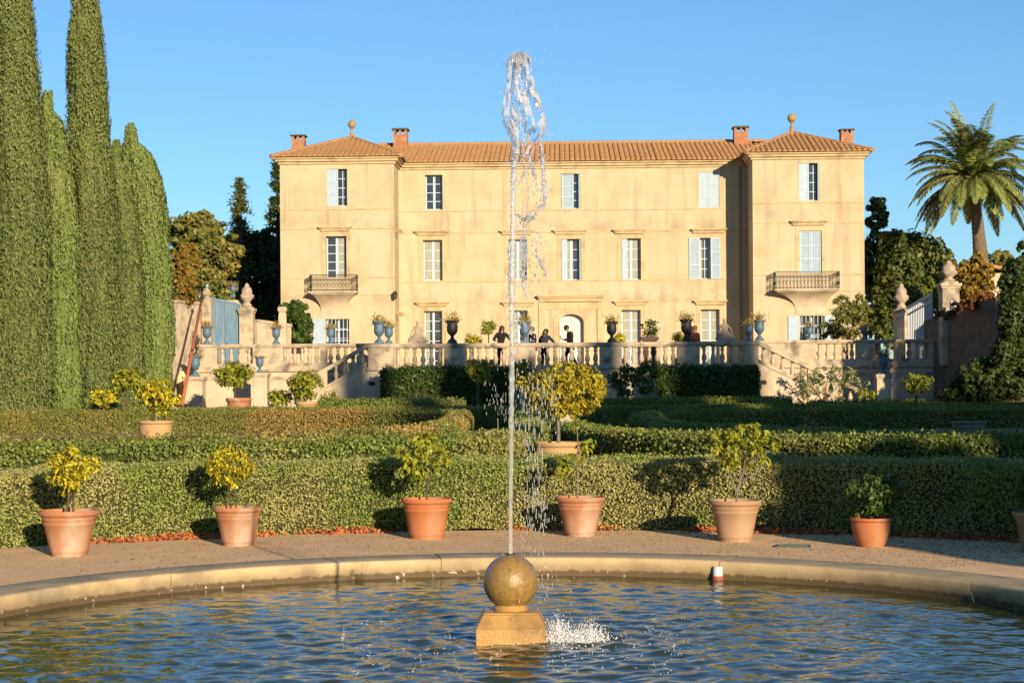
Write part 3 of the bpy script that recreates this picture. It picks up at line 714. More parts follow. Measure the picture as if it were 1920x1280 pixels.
urn_px('blue urn on the left stretch of balustrade, nearest the blue gate', 388, 614, 645, dS, z=z2t, seed=2)
urn_px('blue urn on the left stretch of balustrade, in front of the low wall and ivy', 518, 616, 645, dS, z=z2t, seed=4)
urn_px('blue urn in front of the barred window of the left tower', 620, 617, 645, dS, z=z2t, seed=5)
urn_px('taller blue urn of the touching pair at the left end of the middle balustrade', 711, 606, 642, dC, z=top, seed=7)
urn_px('shorter blue urn of the touching pair at the left end of the middle balustrade', 729, 614, 642, dC, z=top, seed=8)
urn_px('dark iron urn on the middle balustrade left of the fountain jet', 848, 604, 642, dC, IRON, top, 4)
urn_px('blue urn beside the fountain jet, before the people on the terrace', 984, 606, 642, dC, z=top, seed=10)
urn_px('dark iron urn between the door and the ground floor window right of it', 1147, 606, 642, dC, IRON, top, 11)
urn_px('dark iron urn left of the crouching stone statue on the right', 1287, 602, 642, dC, IRON, top, 13)
urn_px('lower blue urn of the pair left of the right tower', 1405, 610, 642, dC, z=top, seed=14)
urn_px('higher blue urn of the pair left of the right tower', 1424, 603, 640, dC+.3, z=top+.02, seed=17)
urn_px('blue urn in front of the barred window of the right tower', 1518, 613, 642, dS, z=z2t, seed=16)
urn_px('blue urn right of the bush before the right tower', 1620, 612, 642, dS, z=z2t, seed=19)
urn_px('blue urn on the pedestal at the foot of the left stair', 487, 671, 699, FY+.2, z=pLS.z, seed=2, plant=False)
urn_px('blue urn on the pedestal at the foot of the right stair', 1655, 667, 701, FY+.2, z=pRS.z, seed=20)
urn_px('blue urn on the pedestal by the rough wall at the far left', 366, 670, 706, FY+1.6, z=pLW.z, seed=22, plant=False)

# ------------------------------------------------------------------ figures
def skin_body(name, J, E, m, parent=None, sub=2, root=0):
    """J: joint -> (pos, radius or (rx, ry)); E: edges between joints"""
    keys = list(J); me = bpy.data.meshes.new(name); me.from_pydata([J[k][0] for k in keys], [(keys.index(a), keys.index(b)) for a, b in E], [])
    o = bpy.data.objects.new(name, me); col.objects.link(o); me.materials.append(m)
    if parent: o.parent = parent
    o.modifiers.new('skin', 'SKIN'); me.skin_vertices  # layer made by the modifier
    if not me.skin_vertices:
        pass
    lay = me.skin_vertices[0].data
    for i, k in enumerate(keys):
        r = J[k][1]; lay[i].radius = r if hasattr(r, '__len__') else (r, r); lay[i].use_root = (i == root)
    o.modifiers['skin'].use_smooth_shade = True
    s = o.modifiers.new('sub', 'SUBSURF'); s.levels = sub; s.render_levels = sub
    # bake so that the figure is one plain mesh
    dg = bpy.context.evaluated_depsgraph_get(); nm = bpy.data.meshes.new_from_object(o.evaluated_get(dg)); o.modifiers.clear(); o.data = nm
    nm.polygons.foreach_set('use_smooth', [True]*len(nm.polygons))
    return o
SKIN = mat('skin', (.55,.34,.24), (.50,.30,.21), .6, 20)
def cloth(n, c): return mat(n, c, tuple(v*.75 for v in c), .9, 12, .003, 80)
HAIRB = mat('brown_hair', (.10,.045,.02), (.06,.03,.015), .6, 30, stretch=(3,3,.4)); HAIRD = mat('dark_hair', (.02,.015,.012), (.04,.028,.02), .6, 30)
HAIRL = mat('auburn_hair', (.24,.11,.04), (.17,.08,.03), .6, 30, stretch=(3,3,.4))
def person(label, loc, rz, pose, jacket, trousers, hair, long_hair=False, phone=False):
    r = thing('person', label, 'person', loc, rz); P = pose
    def L(d): return {k: (Vector(v[0]), v[1]) for k, v in d.items()}
    hd = Vector(P['head']); nk = Vector(P['neck']); f = Vector(P.get('face', (0,-1,0))).normalized(); up = (hd-nk).normalized()
    chest, waist, hip = Vector(P['chest']), Vector(P['waist']), Vector(P['hip'])
    J = dict(hip=(hip,.10), waist=(waist,.085), chest=(chest,(.105,.08)), neck=(nk,.05), jaw=(nk+(hd-nk)*.55+f*.02,.065), head=(hd+up*.02,.095), crown=(hd+up*.09,.06))
    E = [('hip','waist'),('waist','chest'),('chest','neck'),('neck','jaw'),('jaw','head'),('head','crown')]
    for s in 'lr':
        sh, el, wr, kn, an, to = (Vector(P[s+k]) for k in ('sho','elb','wri','kne','ank','toe')); hj = hip + (kn-hip)*.12
        J.update({s+'sho':(sh,.045), s+'elb':(el,.045), s+'wri':(wr,.03), s+'pal':(wr+(wr-el).normalized()*.07,(.035,.018)), s+'hj':(hip+Vector((.09 if s=='r' else -.09,0,-.06)),.075), s+'kne':(kn,.062), s+'ank':(an,.042), s+'toe':(to,.035)})
        E += [('chest',s+'sho'),(s+'sho',s+'elb'),(s+'elb',s+'wri'),(s+'wri',s+'pal'),('hip',s+'hj'),(s+'hj',s+'kne'),(s+'kne',s+'ank'),(s+'ank',s+'toe')]
        pal = J[s+'pal'][0]; d = (wr-el).normalized(); side = d.cross(Vector((0,0,1))); side = side.normalized() if side.length > .1 else Vector((1,0,0))
        for q, (o_, l_) in enumerate(((-.028,.062),(-.010,.075),(.010,.072),(.028,.055))):
            J[s+'f%d' % q] = (pal+side*o_+d*.035,.009); J[s+'g%d' % q] = (pal+side*o_*1.15+d*(.035+l_*.7)+Vector((0,0,-.012)),.007)
            E += [(s+'pal',s+'f%d' % q),(s+'f%d' % q,s+'g%d' % q)]
        J[s+'th'] = (pal-side*.05+d*.02,.009); E.append((s+'pal',s+'th'))
    body = skin_body('body', J, E, SKIN, r, 1)
    nose = MB(); rt = f.cross(up).normalized()
    nose.sphere(hd+f*.105-up*.005, .018, 8, 6, 1, 1, 1.4)
    for s in (-1,1): nose.sphere(hd+rt*s*.095+up*-.005, .024, 8, 6, .5, 1, 1.4)
    nose.build('nose_and_ears', SKIN, body, smooth=True)
    ey = MB()
    for s in (-1,1): ey.sphere(hd+f*.088+rt*s*.035+up*.02, .011, 8, 6)
    ey.build('eyes', HAIRD, body, smooth=True)
    mo = MB(); mo.sphere(hd+f*.085-up*.055, .016, 8, 6, 1.5, 1, .4); mo.build('mouth', mat('lips', (.35,.12,.10)), body, smooth=True)
    JJ = dict(hem=(hip+Vector((0,0,-.16)),.165), hip=(hip+Vector((0,0,-.02)),.16), waist=(waist,.14), chest=(chest,(.175,.135)), col=(nk-up*.02,.068))
    EE = [('hem','hip'),('hip','waist'),('waist','chest'),('chest','col')]
    for s in 'lr':
        sh, el, wr = (Vector(P[s+k]) for k in ('sho','elb','wri')); JJ.update({s+'s':(sh,.082), s+'e':(el,.062), s+'w':(wr-(wr-el)*.08,.048)}); EE += [('chest',s+'s'),(s+'s',s+'e'),(s+'e',s+'w')]
    skin_body('jacket', JJ, EE, jacket, r, 1, 1)
    JT = dict(hip=(hip,.145)); ET = []
    for s in 'lr':
        kn, an = Vector(P[s+'kne']), Vector(P[s+'ank']); JT.update({s+'h':(hip+Vector((.09 if s=='r' else -.09,0,-.08)),.115), s+'k':(kn,.078), s+'a':(an-(an-kn)*.04,.062)}); ET += [('hip',s+'h'),(s+'h',s+'k'),(s+'k',s+'a')]
    skin_body('trousers', JT, ET, trousers, r, 1)
    sm = MB()
    for s in 'lr':
        a, t_ = Vector(P[s+'ank']), Vector(P[s+'toe']); h_ = a-(t_-a)*.25; sm.tube([h_+Vector((0,0,-.03)), a+Vector((0,0,-.02)), t_+Vector((0,0,-.005)), t_+(t_-a)*.15], [.045,.055,.045,.02], 8)
    sm.build('shoes', HAIRD, r, smooth=True)
    hm = MB(); c = hd+up*.035-f*.022; rg = random.Random(2)
    hm.sphere(c, .112, 16, 12, 1, 1.02, 1.0)
    if long_hair:
        bk = hd - f*.06; hm.tube([bk+up*.05, bk-up*.06-f*.03, nk-f*.08, chest+(nk-chest)*.45-f*.12, chest-f*.13], [.10,.12,.125,.115,.05], 12)
    hr = hm.build('hair', hair, r, smooth=True)
    if phone:
        w_ = Vector(P['lwri'])*.5+Vector(P['rwri'])*.5; ph = MB(); ph.box(w_.x-.04,w_.x+.04,w_.y-.13,w_.y-.12,w_.z+.02,w_.z+.16); ph.build('phone', HAIRD, r)
    return r
stand = dict(hip=(0,0,.92), waist=(0,0,1.08), chest=(0,.0,1.32), neck=(0,0,1.48), head=(0,-.02,1.62), lsho=(-.19,0,1.40), rsho=(.19,0,1.40), lelb=(-.24,.02,1.12), relb=(.24,.02,1.12),
             lwri=(-.22,-.12,.92), rwri=(.22,-.12,.92), lkne=(-.10,-.02,.50), rkne=(.10,-.02,.50), lank=(-.10,.02,.08), rank=(.10,.02,.08), ltoe=(-.12,-.15,.035), rtoe=(.12,-.15,.035))
walk = dict(stand); walk.update(chest=(0,-.03,1.32), neck=(0,-.07,1.48), head=(0,-.15,1.59), face=(0,-.8,-.5), lelb=(-.22,-.02,1.12), relb=(.22,-.02,1.12), lwri=(-.07,-.28,1.16), rwri=(.07,-.28,1.16),
            lkne=(-.10,-.16,.50), lank=(-.10,-.10,.09), ltoe=(-.10,-.27,.04), rkne=(.10,.04,.49), rank=(.10,.26,.14), rtoe=(.10,.13,.04))
lean = dict(stand); lean.update(hip=(0,.10,.90), waist=(0,.08,1.05), chest=(0,-.06,1.26), neck=(0,-.12,1.40), head=(0,-.16,1.54), lsho=(-.18,-.06,1.33), rsho=(.18,-.06,1.33), lelb=(-.34,-.16,1.12), relb=(.34,-.16,1.12), lwri=(-.30,-.36,1.08), rwri=(.28,-.36,1.08))
sit = dict(stand); sit.update(hip=(0,.05,.50), waist=(0,.05,.66), chest=(0,.0,.90), neck=(0,-.03,1.06), head=(0,-.06,1.20), lsho=(-.18,0,.98), rsho=(.18,0,.98), lelb=(-.24,-.06,.74), relb=(.24,-.06,.74), lwri=(-.16,-.30,.62), rwri=(.16,-.30,.62),
           lkne=(-.12,-.42,.50), rkne=(.12,-.42,.50), lank=(-.12,-.42,.08), rank=(.12,-.42,.08), ltoe=(-.12,-.60,.035), rtoe=(.12,-.60,.035))
JB = cloth('black_jacket', (.018,.018,.022)); JN = cloth('navy_jacket', (.03,.04,.09)); JG = cloth('grey_jacket', (.10,.09,.09)); TJ = cloth('dark_jeans', (.025,.03,.045)); JR = cloth('wine_jacket', (.10,.03,.03))
def on_terrace(px, d): x_ = B.x(px, d, 650); return B.world(x_, d, TZ)
def scaled(p, k): return {q: ((v[0]*k, v[1]*k, v[2]*k) if q != 'face' else v) for q, v in p.items()}
person('person in dark clothes walking past the door while looking down at a phone', on_terrace(1069, FY+1.6), R(-75), scaled(walk, 1.03), JB, TJ, HAIRD, phone=True)
person('person with long brown hair in black leaning on the balustrade left of the jet', on_terrace(940, FY+.95), R(12), scaled(lean, 1.05), JB, TJ, HAIRB, True)
person('person with reddish hair in black right of the blue urn by the jet', on_terrace(998, FY+1.5), R(-60), scaled(stand, .98), JB, TJ, HAIRL)
person('person with long dark hair in a navy jacket bending between the jet and the door', on_terrace(1021, FY+1.3), R(150), scaled(lean, .97), JN, TJ, HAIRB, True)
person('person with long auburn hair in a dark coat beside the dark urn on the right', on_terrace(1303, FY+1.3), R(35), scaled(stand, .97), JR, TJ, HAIRL, True)
person('person in black with dark hair half behind the dark urn on the right', on_terrace(1294, FY+1.7), R(-20), scaled(stand, .98), JB, TJ, HAIRD)
# statues on the balustrade
STAT = mat('statue_stone', (.62,.50,.36), (.48,.38,.27), .9, 9, .02, 40, c3=(.25,.2,.15), scale3=5, amt3=.5)
def statue(label, px, flip):
    xx = X(px); r = onB('statue', label, 'statue', xx, dC, zRT); f = flip
    m = MB(); m.box(-.36,.36,-.16,.16,0,.08); m.build('base', STAT, r, bevel=.015)
    J = dict(hip=((-.02*f,0,.24),.15), belly=((0,0,.36),.125), chest=((.03*f,0,.50),.12), neck=((.03*f,0,.61),.05), head=((.02*f,-.01,.70),.08), crown=((.02*f,0,.75),.06),
             lk=((.24*f,-.06,.24),.09), la=((.28*f,-.06,.10),.07), lt=((.36*f,-.08,.10),.04), rk=((-.22*f,.02,.18),.10), ra=((-.33*f,0,.11),.06),
             ls=((.14*f,-.02,.53),.055), le=((.22*f,-.06,.42),.045), lw=((.16*f,-.12,.34),.035), rs=((-.09*f,0,.52),.055), re=((-.20*f,-.02,.38),.045), rw=((-.25*f,-.03,.24),.04))
    E = [('hip','belly'),('belly','chest'),('chest','neck'),('neck','head'),('head','crown'),('hip','lk'),('lk','la'),('la','lt'),('hip','rk'),('rk','ra'),('chest','ls'),('ls','le'),('le','lw'),('chest','rs'),('rs','re'),('re','rw')]
    skin_body('figure', {k: (Vector((v[0][0]*1.15, v[0][1], v[0][2]*1.24)), v[1]*(1.15 if k in ('head','crown') else .85)) for k, v in J.items()}, E, STAT, r, 2)
    m = MB(); m.lathe([(.42,.08),(.39,.14),(.28,.23),(.17,.29),(.02,.31)], (0,.02,0), 24, lump=lambda a, z: 1+.16*math.sin(5*a+z*12)); o = m.build('drapery', STAT, r, smooth=True); o.scale = (1,.45,1)
statue('crouching stone statue on the middle balustrade left of the ground floor window', 782, 1)
statue('seated stone statue on the middle balustrade near the right tower', 1361, -1)
# ------------------------------------------------------------------ basin, water, fountain
basin = thing('fountain_basin', 'round ochre stone basin full of rippling water in the foreground', 'basin', (PC.x, PC.y, 0))
m = MB(); NS = 10; gap = .0022/PR
prof = [(PR+.50,-.05),(PR+.50,.085),(PR+.485,.100),(PR+.46,.107),(PR+.035,.108),(PR+.014,.105),(PR+.002,.097),(PR-.003,.084),(PR-.003,.035),(PR+.012,-.01),(PR+.03,-.06),(PR+.03,-.30)]
rr_ = random.Random(8)
for i in range(NS):
    a0 = R(27) + 2*math.pi*i/NS + gap; a1 = R(27) + 2*math.pi*(i+1)/NS - gap; dz = rr_.uniform(-.003,.003)
    k = MB(); k.lathe([(q, z+dz) for q, z in prof], (0,0,0), 14, a0, a1, cap=False); m.add(k.v, [tuple(reversed(f)) for f in k.f])
    n_ = len(prof)
rim = m.build('rim', RIM, basin, smooth=True, autos=45)
# wet algae band just above the water: a real deposit with its own outline
m, t, p, ns, ls = RIM, RIM.node_tree, RIM.node_tree.nodes['Principled BSDF'], RIM.node_tree.nodes, RIM.node_tree.links
src = p.inputs['Base Color'].links[0].from_socket; tc = ns.new('ShaderNodeTexCoord'); sx = ns.new('ShaderNodeSeparateXYZ'); ls.new(tc.outputs['Object'], sx.inputs[0])
nz = ns.new('ShaderNodeTexNoise'); nz.inputs['Scale'].default_value = 16; nz.inputs['Detail'].default_value = 12; nz.inputs['Roughness'].default_value = .7; ls.new(tc.outputs['Object'], nz.inputs[0])
ad = ns.new('ShaderNodeMath'); ad.operation = 'MULTIPLY_ADD'; ls.new(nz.outputs[0], ad.inputs[0]); ad.inputs[1].default_value = .09; ls.new(sx.outputs[2], ad.inputs[2])
rp = ns.new('ShaderNodeValToRGB'); e = rp.color_ramp.elements; e[0].position = .032; e[0].color = (.95,.95,.95,1); e[1].position = .135; e[1].color = (0,0,0,1); e2 = e.new(.05); e2.color = (.42,.42,.42,1)
ls.new(ad.outputs[0], rp.inputs[0]); mx = ns.new('ShaderNodeMix'); mx.data_type = 'RGBA'; ls.new(rp.outputs[0], mx.inputs[0]); ls.new(src, mx.inputs[6]); mx.inputs[7].default_value = (.10,.07,.035,1)
n5 = ns.new('ShaderNodeTexNoise'); n5.inputs['Scale'].default_value = 26; n5.inputs['Detail'].default_value = 3; ls.new(tc.outputs['Object'], n5.inputs[0])
r5 = ns.new('ShaderNodeValToRGB'); r5.color_ramp.elements[0].position = .66; r5.color_ramp.elements[0].color = (0,0,0,1); r5.color_ramp.elements[1].position = .72; r5.color_ramp.elements[1].color = (.8,.8,.8,1); ls.new(n5.outputs[0], r5.inputs[0])
ml = ns.new('ShaderNodeMath'); ml.operation = 'MULTIPLY'; ls.new(rp.outputs[0], ml.inputs[0]); ls.new(r5.outputs[0], ml.inputs[1])
m5 = ns.new('ShaderNodeMix'); m5.data_type = 'RGBA'; ls.new(ml.outputs[0], m5.inputs[0]); ls.new(mx.outputs[2], m5.inputs[6]); m5.inputs[7].default_value = (.7,.68,.6,1); ls.new(m5.outputs[2], p.inputs['Base Color'])
m = MB(); m.lathe([(PR+.03,-.5),(PR+.03,-.3)], (0,0,0), 96, cap=False); m.add([((PR+.03)*math.cos(2*math.pi*i/96),(PR+.03)*math.sin(2*math.pi*i/96),-.5) for i in range(96)], [tuple(range(96))]); m.build('basin_floor', SOIL, basin)

# water surface with real ripples: rings from the falling water, a breeze swell and small chop
rng = np.random.default_rng(11); n = 620
gx = np.linspace(-PR-.02, PR+.02, n); GX, GY = np.meshgrid(gx, gx); rad = np.hypot(GX, GY)
H = np.zeros_like(GX)
for k in range(110):
    lam = rng.uniform(.06,.42); th = rng.normal(R(70), 1.0); A = .0040*lam**1.1*rng.uniform(.5,1.4)
    H += A*np.sin(2*np.pi/lam*(GX*math.cos(th)+GY*math.sin(th)) + rng.uniform(0,6.28))
for (ex, ey, lam, A, dec) in ((.42,-.1,.20,.0055,1.7),(.5,.05,.13,.0036,1.3),(-.3,-.5,.20,.002,1.2),(.9,.3,.2,.0025,1.2),(.1,-.35,.13,.003,.9),(-.7,-.1,.16,.0016,.9)):
    d_ = np.hypot(GX-ex, GY-ey); H += A*np.exp(-d_/dec)*np.sin(2*np.pi*d_/lam + rng.uniform(0,6))
P3 = np.stack([GX.ravel(), GY.ravel(), np.zeros(n*n)], 1)
amp = .55 + .9*vnoise(P3+7.3, .55).reshape(n, n); near = np.clip((PR+.02-rad)/.5, .25, 1); H *= amp*near*(.36+.90*np.exp(-np.hypot(GX-.7,GY)/1.6))
H += (vnoise(P3+3, 9).reshape(n,n)-.5)*.004*np.exp(-rad/2.6)
keep = rad <= PR+.022
idx = -np.ones(n*n, int); idx[keep.ravel()] = np.arange(keep.sum())
V = np.stack([GX[keep], GY[keep], WZ+H[keep]], 1)
I = np.arange(n*n).reshape(n,n); Q = np.stack([I[:-1,:-1], I[:-1,1:], I[1:,1:], I[1:,:-1]], -1).reshape(-1,4); Q = idx[Q]; Q = Q[(Q >= 0).all(1)]
WATER = nodes('pond_water'); wm, wt, wp, wns, wls = WATER
wp.inputs['Base Color'].default_value = (.032,.042,.012,1); wp.inputs['Roughness'].default_value = .025; wp.inputs['IOR'].default_value = 1.333
tc = wns.new('ShaderNodeTexCoord'); mp = wns.new('ShaderNodeMapping'); mp.inputs['Scale'].default_value = (1,1.6,1); wls.new(tc.outputs['Object'], mp.inputs[0])
nz = wns.new('ShaderNodeTexNoise'); nz.inputs['Scale'].default_value = 11; nz.inputs['Detail'].default_value = 4; wls.new(mp.outputs[0], nz.inputs[0])
bm = wns.new('ShaderNodeBump'); bm.inputs['Distance'].default_value = .004; bm.inputs['Strength'].default_value = .5; wls.new(nz.outputs[0], bm.inputs['Height']); wls.new(bm.outputs[0], wp.inputs['Normal'])
wo = npmesh('water', V, Q, wm, None, True); wo.location = (PC.x, PC.y, 0); tag(wo, kind='structure')

ft = thing('fountain', 'round sandstone ball on a square ochre pedestal standing in the middle of the basin', 'fountain', (PC.x, PC.y, WZ))
def fz(py): return at(957, py, PC.y).z - WZ
fs = PC.y/F; fy = 0
hw = 65*fs
m = MB()
def sq(z0, z1, h0, h1):
    m.add([(-h0,-h0,z0),(h0,-h0,z0),(h0,h0,z0),(-h0,h0,z0),(-h1,-h1,z1),(h1,-h1,z1),(h1,h1,z1),(-h1,h1,z1)], [(4,5,6,7),(0,1,5,4),(1,2,6,5),(2,3,7,6),(3,0,4,7)])
zt_ = fz(1142); zm = fz(1168)
sq(-.4, zm-.006, hw, hw); sq(zm-.006, zm, hw-.006, hw-.006); sq(zm, zt_-.012, hw-.002, hw*.80); sq(zt_-.012, zt_, hw*.80, hw*.77)
m.build('pedestal', PEDM, ft, bevel=.006)
br = 51.5*fs; bz = fz(1090)
m = MB(); m.lathe([(.115,zt_),(.118,zt_+.012),(.105,zt_+.03),(.098,bz-br*.80)], (0,0,0), 28); m.build('collar', PEDM, ft, smooth=True, autos=40)
m = MB(); m.sphere((0,0,bz), br, 64, 40); m.build('ball', BALLM, ft, smooth=True)
m = MB(); m.lathe([(.03,bz+br-.008),(.03,bz+br+.006),(.012,bz+br+.006)], (0,0,0), 16); m.build('nozzle', IRON, ft, smooth=True, autos=40)

# falling and rising water
def watermat(name, white, tr, rough=.06):
    m, t, p, ns, ls = nodes(name)
    p.inputs['Base Color'].default_value = (.95,.97,1,1); p.inputs['Transmission Weight'].default_value = 1; p.inputs['IOR'].default_value = 1.33; p.inputs['Roughness'].default_value = rough
    d = ns.new('ShaderNodeBsdfDiffuse'); d.inputs[0].default_value = (.9,.92,.95,1); ms = ns.new('ShaderNodeMixShader'); ms.inputs[0].default_value = white
    ls.new(p.outputs[0], ms.inputs[1]); ls.new(d.outputs[0], ms.inputs[2]); tb = ns.new('ShaderNodeBsdfTransparent'); m2 = ns.new('ShaderNodeMixShader'); m2.inputs[0].default_value = .35 if white < .5 else .1
    ls.new(ms.outputs[0], m2.inputs[1]); ls.new(tb.outputs[0], m2.inputs[2]); ls.new(m2.outputs[0], ns['Material Output'].inputs[0]); return m
WJET = watermat('jet_water', .24, 1, .06); WFOAM = watermat('foam_water', .75, 1, .2); WDROP = watermat('drop_water', .22, 1)
jet = thing('water_jet', 'tall jet of clear water rising from the stone ball and breaking apart above', 'water jet', (PC.x, PC.y, WZ+bz+br))
JZ = WZ+bz+br
def jp(px, py, dy=0.0): q = at(px, py, PC.y); return Vector((q.x-PC.x, dy, q.z-JZ))
path = [(957,1041,4.2),(957,960,4.2),(958,860,4.5),(959,760,4.6),(960,660,5),(960,560,5.4),(961,480,5.2),(962,420,4.6),(962,360,4.6),(963,320,5),(966,290,6)]
rj = random.Random(4); pts = []; rads = []
for (a, b) in zip(path[:-1], path[1:]):
    k = 14
    for i in range(k):
        u_ = i/k; py = a[1]+(b[1]-a[1])*u_; h_ = (1041-py)/760
        pts.append(jp(a[0]+(b[0]-a[0])*u_ + rj.uniform(-1,1)*1.2*h_, py, rj.uniform(-.006,.006)*h_)); rads.append((a[2]+(b[2]-a[2])*u_)*fs*(1+rj.uniform(-.35,.35)*min(1,.15+h_)))
m = MB(); m.tube(pts, rads, 12); m.build('jet_column', WJET, jet, smooth=True)
# crest: a torn hollow sheet of water
def torn(name, rings, seed, thr, na=110, nz_=150, sc=26, amp=.16, th=.007, mt=WJET):
    zs = np.array([r[1] for r in rings], float); t_ = np.linspace(0, 1, nz_); py = np.interp(t_, np.linspace(0,1,len(rings)), zs)
    cx = np.interp(t_, np.linspace(0,1,len(rings)), [r[0] for r in rings]); hwid = np.interp(t_, np.linspace(0,1,len(rings)), [r[2] for r in rings])
    A = np.linspace(0, 2*np.pi, na, endpoint=False); PY, AA = np.meshgrid(py, A, indexing='ij'); CX = cx[:,None]+0*AA; HW = hwid[:,None]+0*AA
    base = np.array([jp(c, y) for c, y in zip(cx, py)])
    U = np.stack([np.cos(AA).ravel()*3, np.sin(AA).ravel()*3, (PY.ravel()/60)], 1)
    nn_ = vnoise(U+seed*3.1, 1.1).reshape(AA.shape) - .5; n2 = vnoise(U*2.7+seed*1.7, 1.3).reshape(AA.shape) - .5
    rr = HW*fs*(1 + amp*2*nn_ + amp*1.6*n2)
    V = np.stack([base[:,0][:,None]+rr*np.cos(AA), rr*np.sin(AA)*.75, base[:,2][:,None]+0*AA+n2*.03], -1).reshape(-1,3)
    den = vnoise(np.stack([np.cos(AA).ravel()*2.2, np.sin(AA).ravel()*2.2, PY.ravel()/26], 1)+seed, 1.25).reshape(AA.shape)*.6 + vnoise(np.stack([np.cos(AA).ravel()*5, np.sin(AA).ravel()*5, PY.ravel()/14], 1)+seed*2, 1.2).reshape(AA.shape)*.4
    th_ = np.interp(t_, np.linspace(0,1,len(thr)), thr)[:,None]; K = den > th_
    I = np.arange(nz_*na).reshape(nz_, na); J2 = np.roll(I, -1, axis=1)
    Q = np.stack([I[:-1], J2[:-1], J2[1:], I[1:]], -1).reshape(-1,4); k4 = K.ravel()[Q].sum(1) >= 3; Q = Q[k4]
    o = npmesh(name, V, Q, mt, jet, True); s = o.modifiers.new('thick', 'SOLIDIFY'); s.thickness = th; s.offset = 0; sb = o.modifiers.new('sub', 'SUBSURF'); sb.levels = 1; sb.render_levels = 1
    return o
torn('jet_crest', [(974,101,2),(974,104,11),(974,112,19),(974,128,20),(975,150,23),(977,175,28),(980,200,36),(982,220,40),(985,240,37),(985,256,30),(982,272,22),(978,292,15)], 2, [.1,.2,.34,.45,.50,.52,.52,.53,.53,.50,.50], mt=WJET)
torn('jet_crest', [(974,106,6),(974,130,12),(975,160,14),(974,200,16),(972,240,14),(970,290,10)], 9, [.30,.40,.48,.52,.52,.52], na=60, mt=WDROP)
# torn strands falling on the right of the column
def strand(pts_, w0, seed):
    rs = random.Random(seed); P = []; Rr = []; n_ = len(pts_)*9
    for i in range(n_):
        u_ = i/(n_-1)*(len(pts_)-1); k = min(int(u_), len(pts_)-2); f_ = u_-k
        px = pts_[k][0]+(pts_[k+1][0]-pts_[k][0])*f_+rs.uniform(-2.2,2.2); py = pts_[k][1]+(pts_[k+1][1]-pts_[k][1])*f_
        P.append(jp(px, py, rs.uniform(-.02,.02)+.04)); Rr.append(max(.4, w0*(.55+.9*rs.random())*(math.sin(math.pi*min(.97,max(.03,i/(n_-1))))**.4))*fs)
    return MB().tube(P, Rr, 8)
m = MB()
for k_, (pp, w0) in enumerate((([(1012,250),(1017,290),(1019,330),(1022,370),(1018,395)],3.4),([(1018,345),(1014,385),(1003,405),(990,415)],2.4),([(978,290),(985,320),(972,345)],2),([(990,280),(999,320),(1008,345)],2.4),([(968,400),(982,412),(996,402)],3),
        ([(985,412),(984,440),(986,470),(982,500),(986,540)],2.2),([(1003,445),(1008,480),(1018,500),(1026,520)],2.4),([(976,430),(979,470),(983,520)],2),([(956,440),(953,500),(956,560)],1.6),([(1010,270),(1022,240),(1020,215)],2.2),([(966,300),(958,300),(961,340)],2.0),([(982,455),(984,480),(980,520),(985,555)],3))):
    s_ = strand(pp, w0, k_); m.add(s_.v, s_.f)
m.build('falling_strands', WDROP, jet, smooth=True)
# drops
ICO = None
def drops(name, P, Rd, m, parent, seed, stretch=None):
    """many small separate drops in one part; each a low octa-sphere drawn out along its fall"""
    base = MB().sphere((0,0,0), 1, 6, 4); bv = np.array(base.v); bf4 = []
    for f in base.f: bf4.append(f)
    Vs = []; rg = np.random.default_rng(seed)
    st = np.ones(len(P)) if stretch is None else stretch
    for p, r, s in zip(P, Rd, st): Vs.append(bv*np.array([r,r,r*s]) + p)
    nv = len(bv); V = np.concatenate(Vs); Q = np.concatenate([np.array(bf4)+i*nv for i in range(len(P))])
    return npmesh(name, V, Q, m, parent, True)
rg = np.random.default_rng(3); P = []; Rd = []; St = []
def cloud(cx, cy, sx_, sy_, n_, r0, r1, s0, s1, dy=.12):
    for _ in range(n_):
        px = rg.normal(cx, sx_); py = rg.normal(cy, sy_); P.append(np.array(jp(px, py, rg.normal(0, dy)))); Rd.append(rg.uniform(r0, r1)); St.append(rg.uniform(s0, s1))
cloud(984,200,30,60,120,.003,.007,1,1.6); cloud(976,112,14,10,260,.001,.003,1,1.5,.05); cloud(984,200,26,50,500,.0008,.0026,1,2,.08); cloud(1000,330,16,50,90,.003,.007,1,2); cloud(990,460,18,60,130,.003,.007,1,2.2); cloud(990,620,22,60,90,.003,.006,1.5,3)
cloud(982,770,20,30,130,.0010,.0026,6,14); cloud(1022,750,16,26,80,.0010,.0026,6,14); cloud(935,745,16,24,40,.0010,.0022,5,12); cloud(1000,840,14,40,80,.0016,.0036,5,10); cloud(1000,930,14,36,70,.0016,.0036,5,9); cloud(1012,960,10,20,50,.0016,.0038,4,8); cloud(1010,1060,34,50,120,.002,.004,2,5)
drops('falling_drops', P, Rd, WDROP, jet, 5, np.array(St))
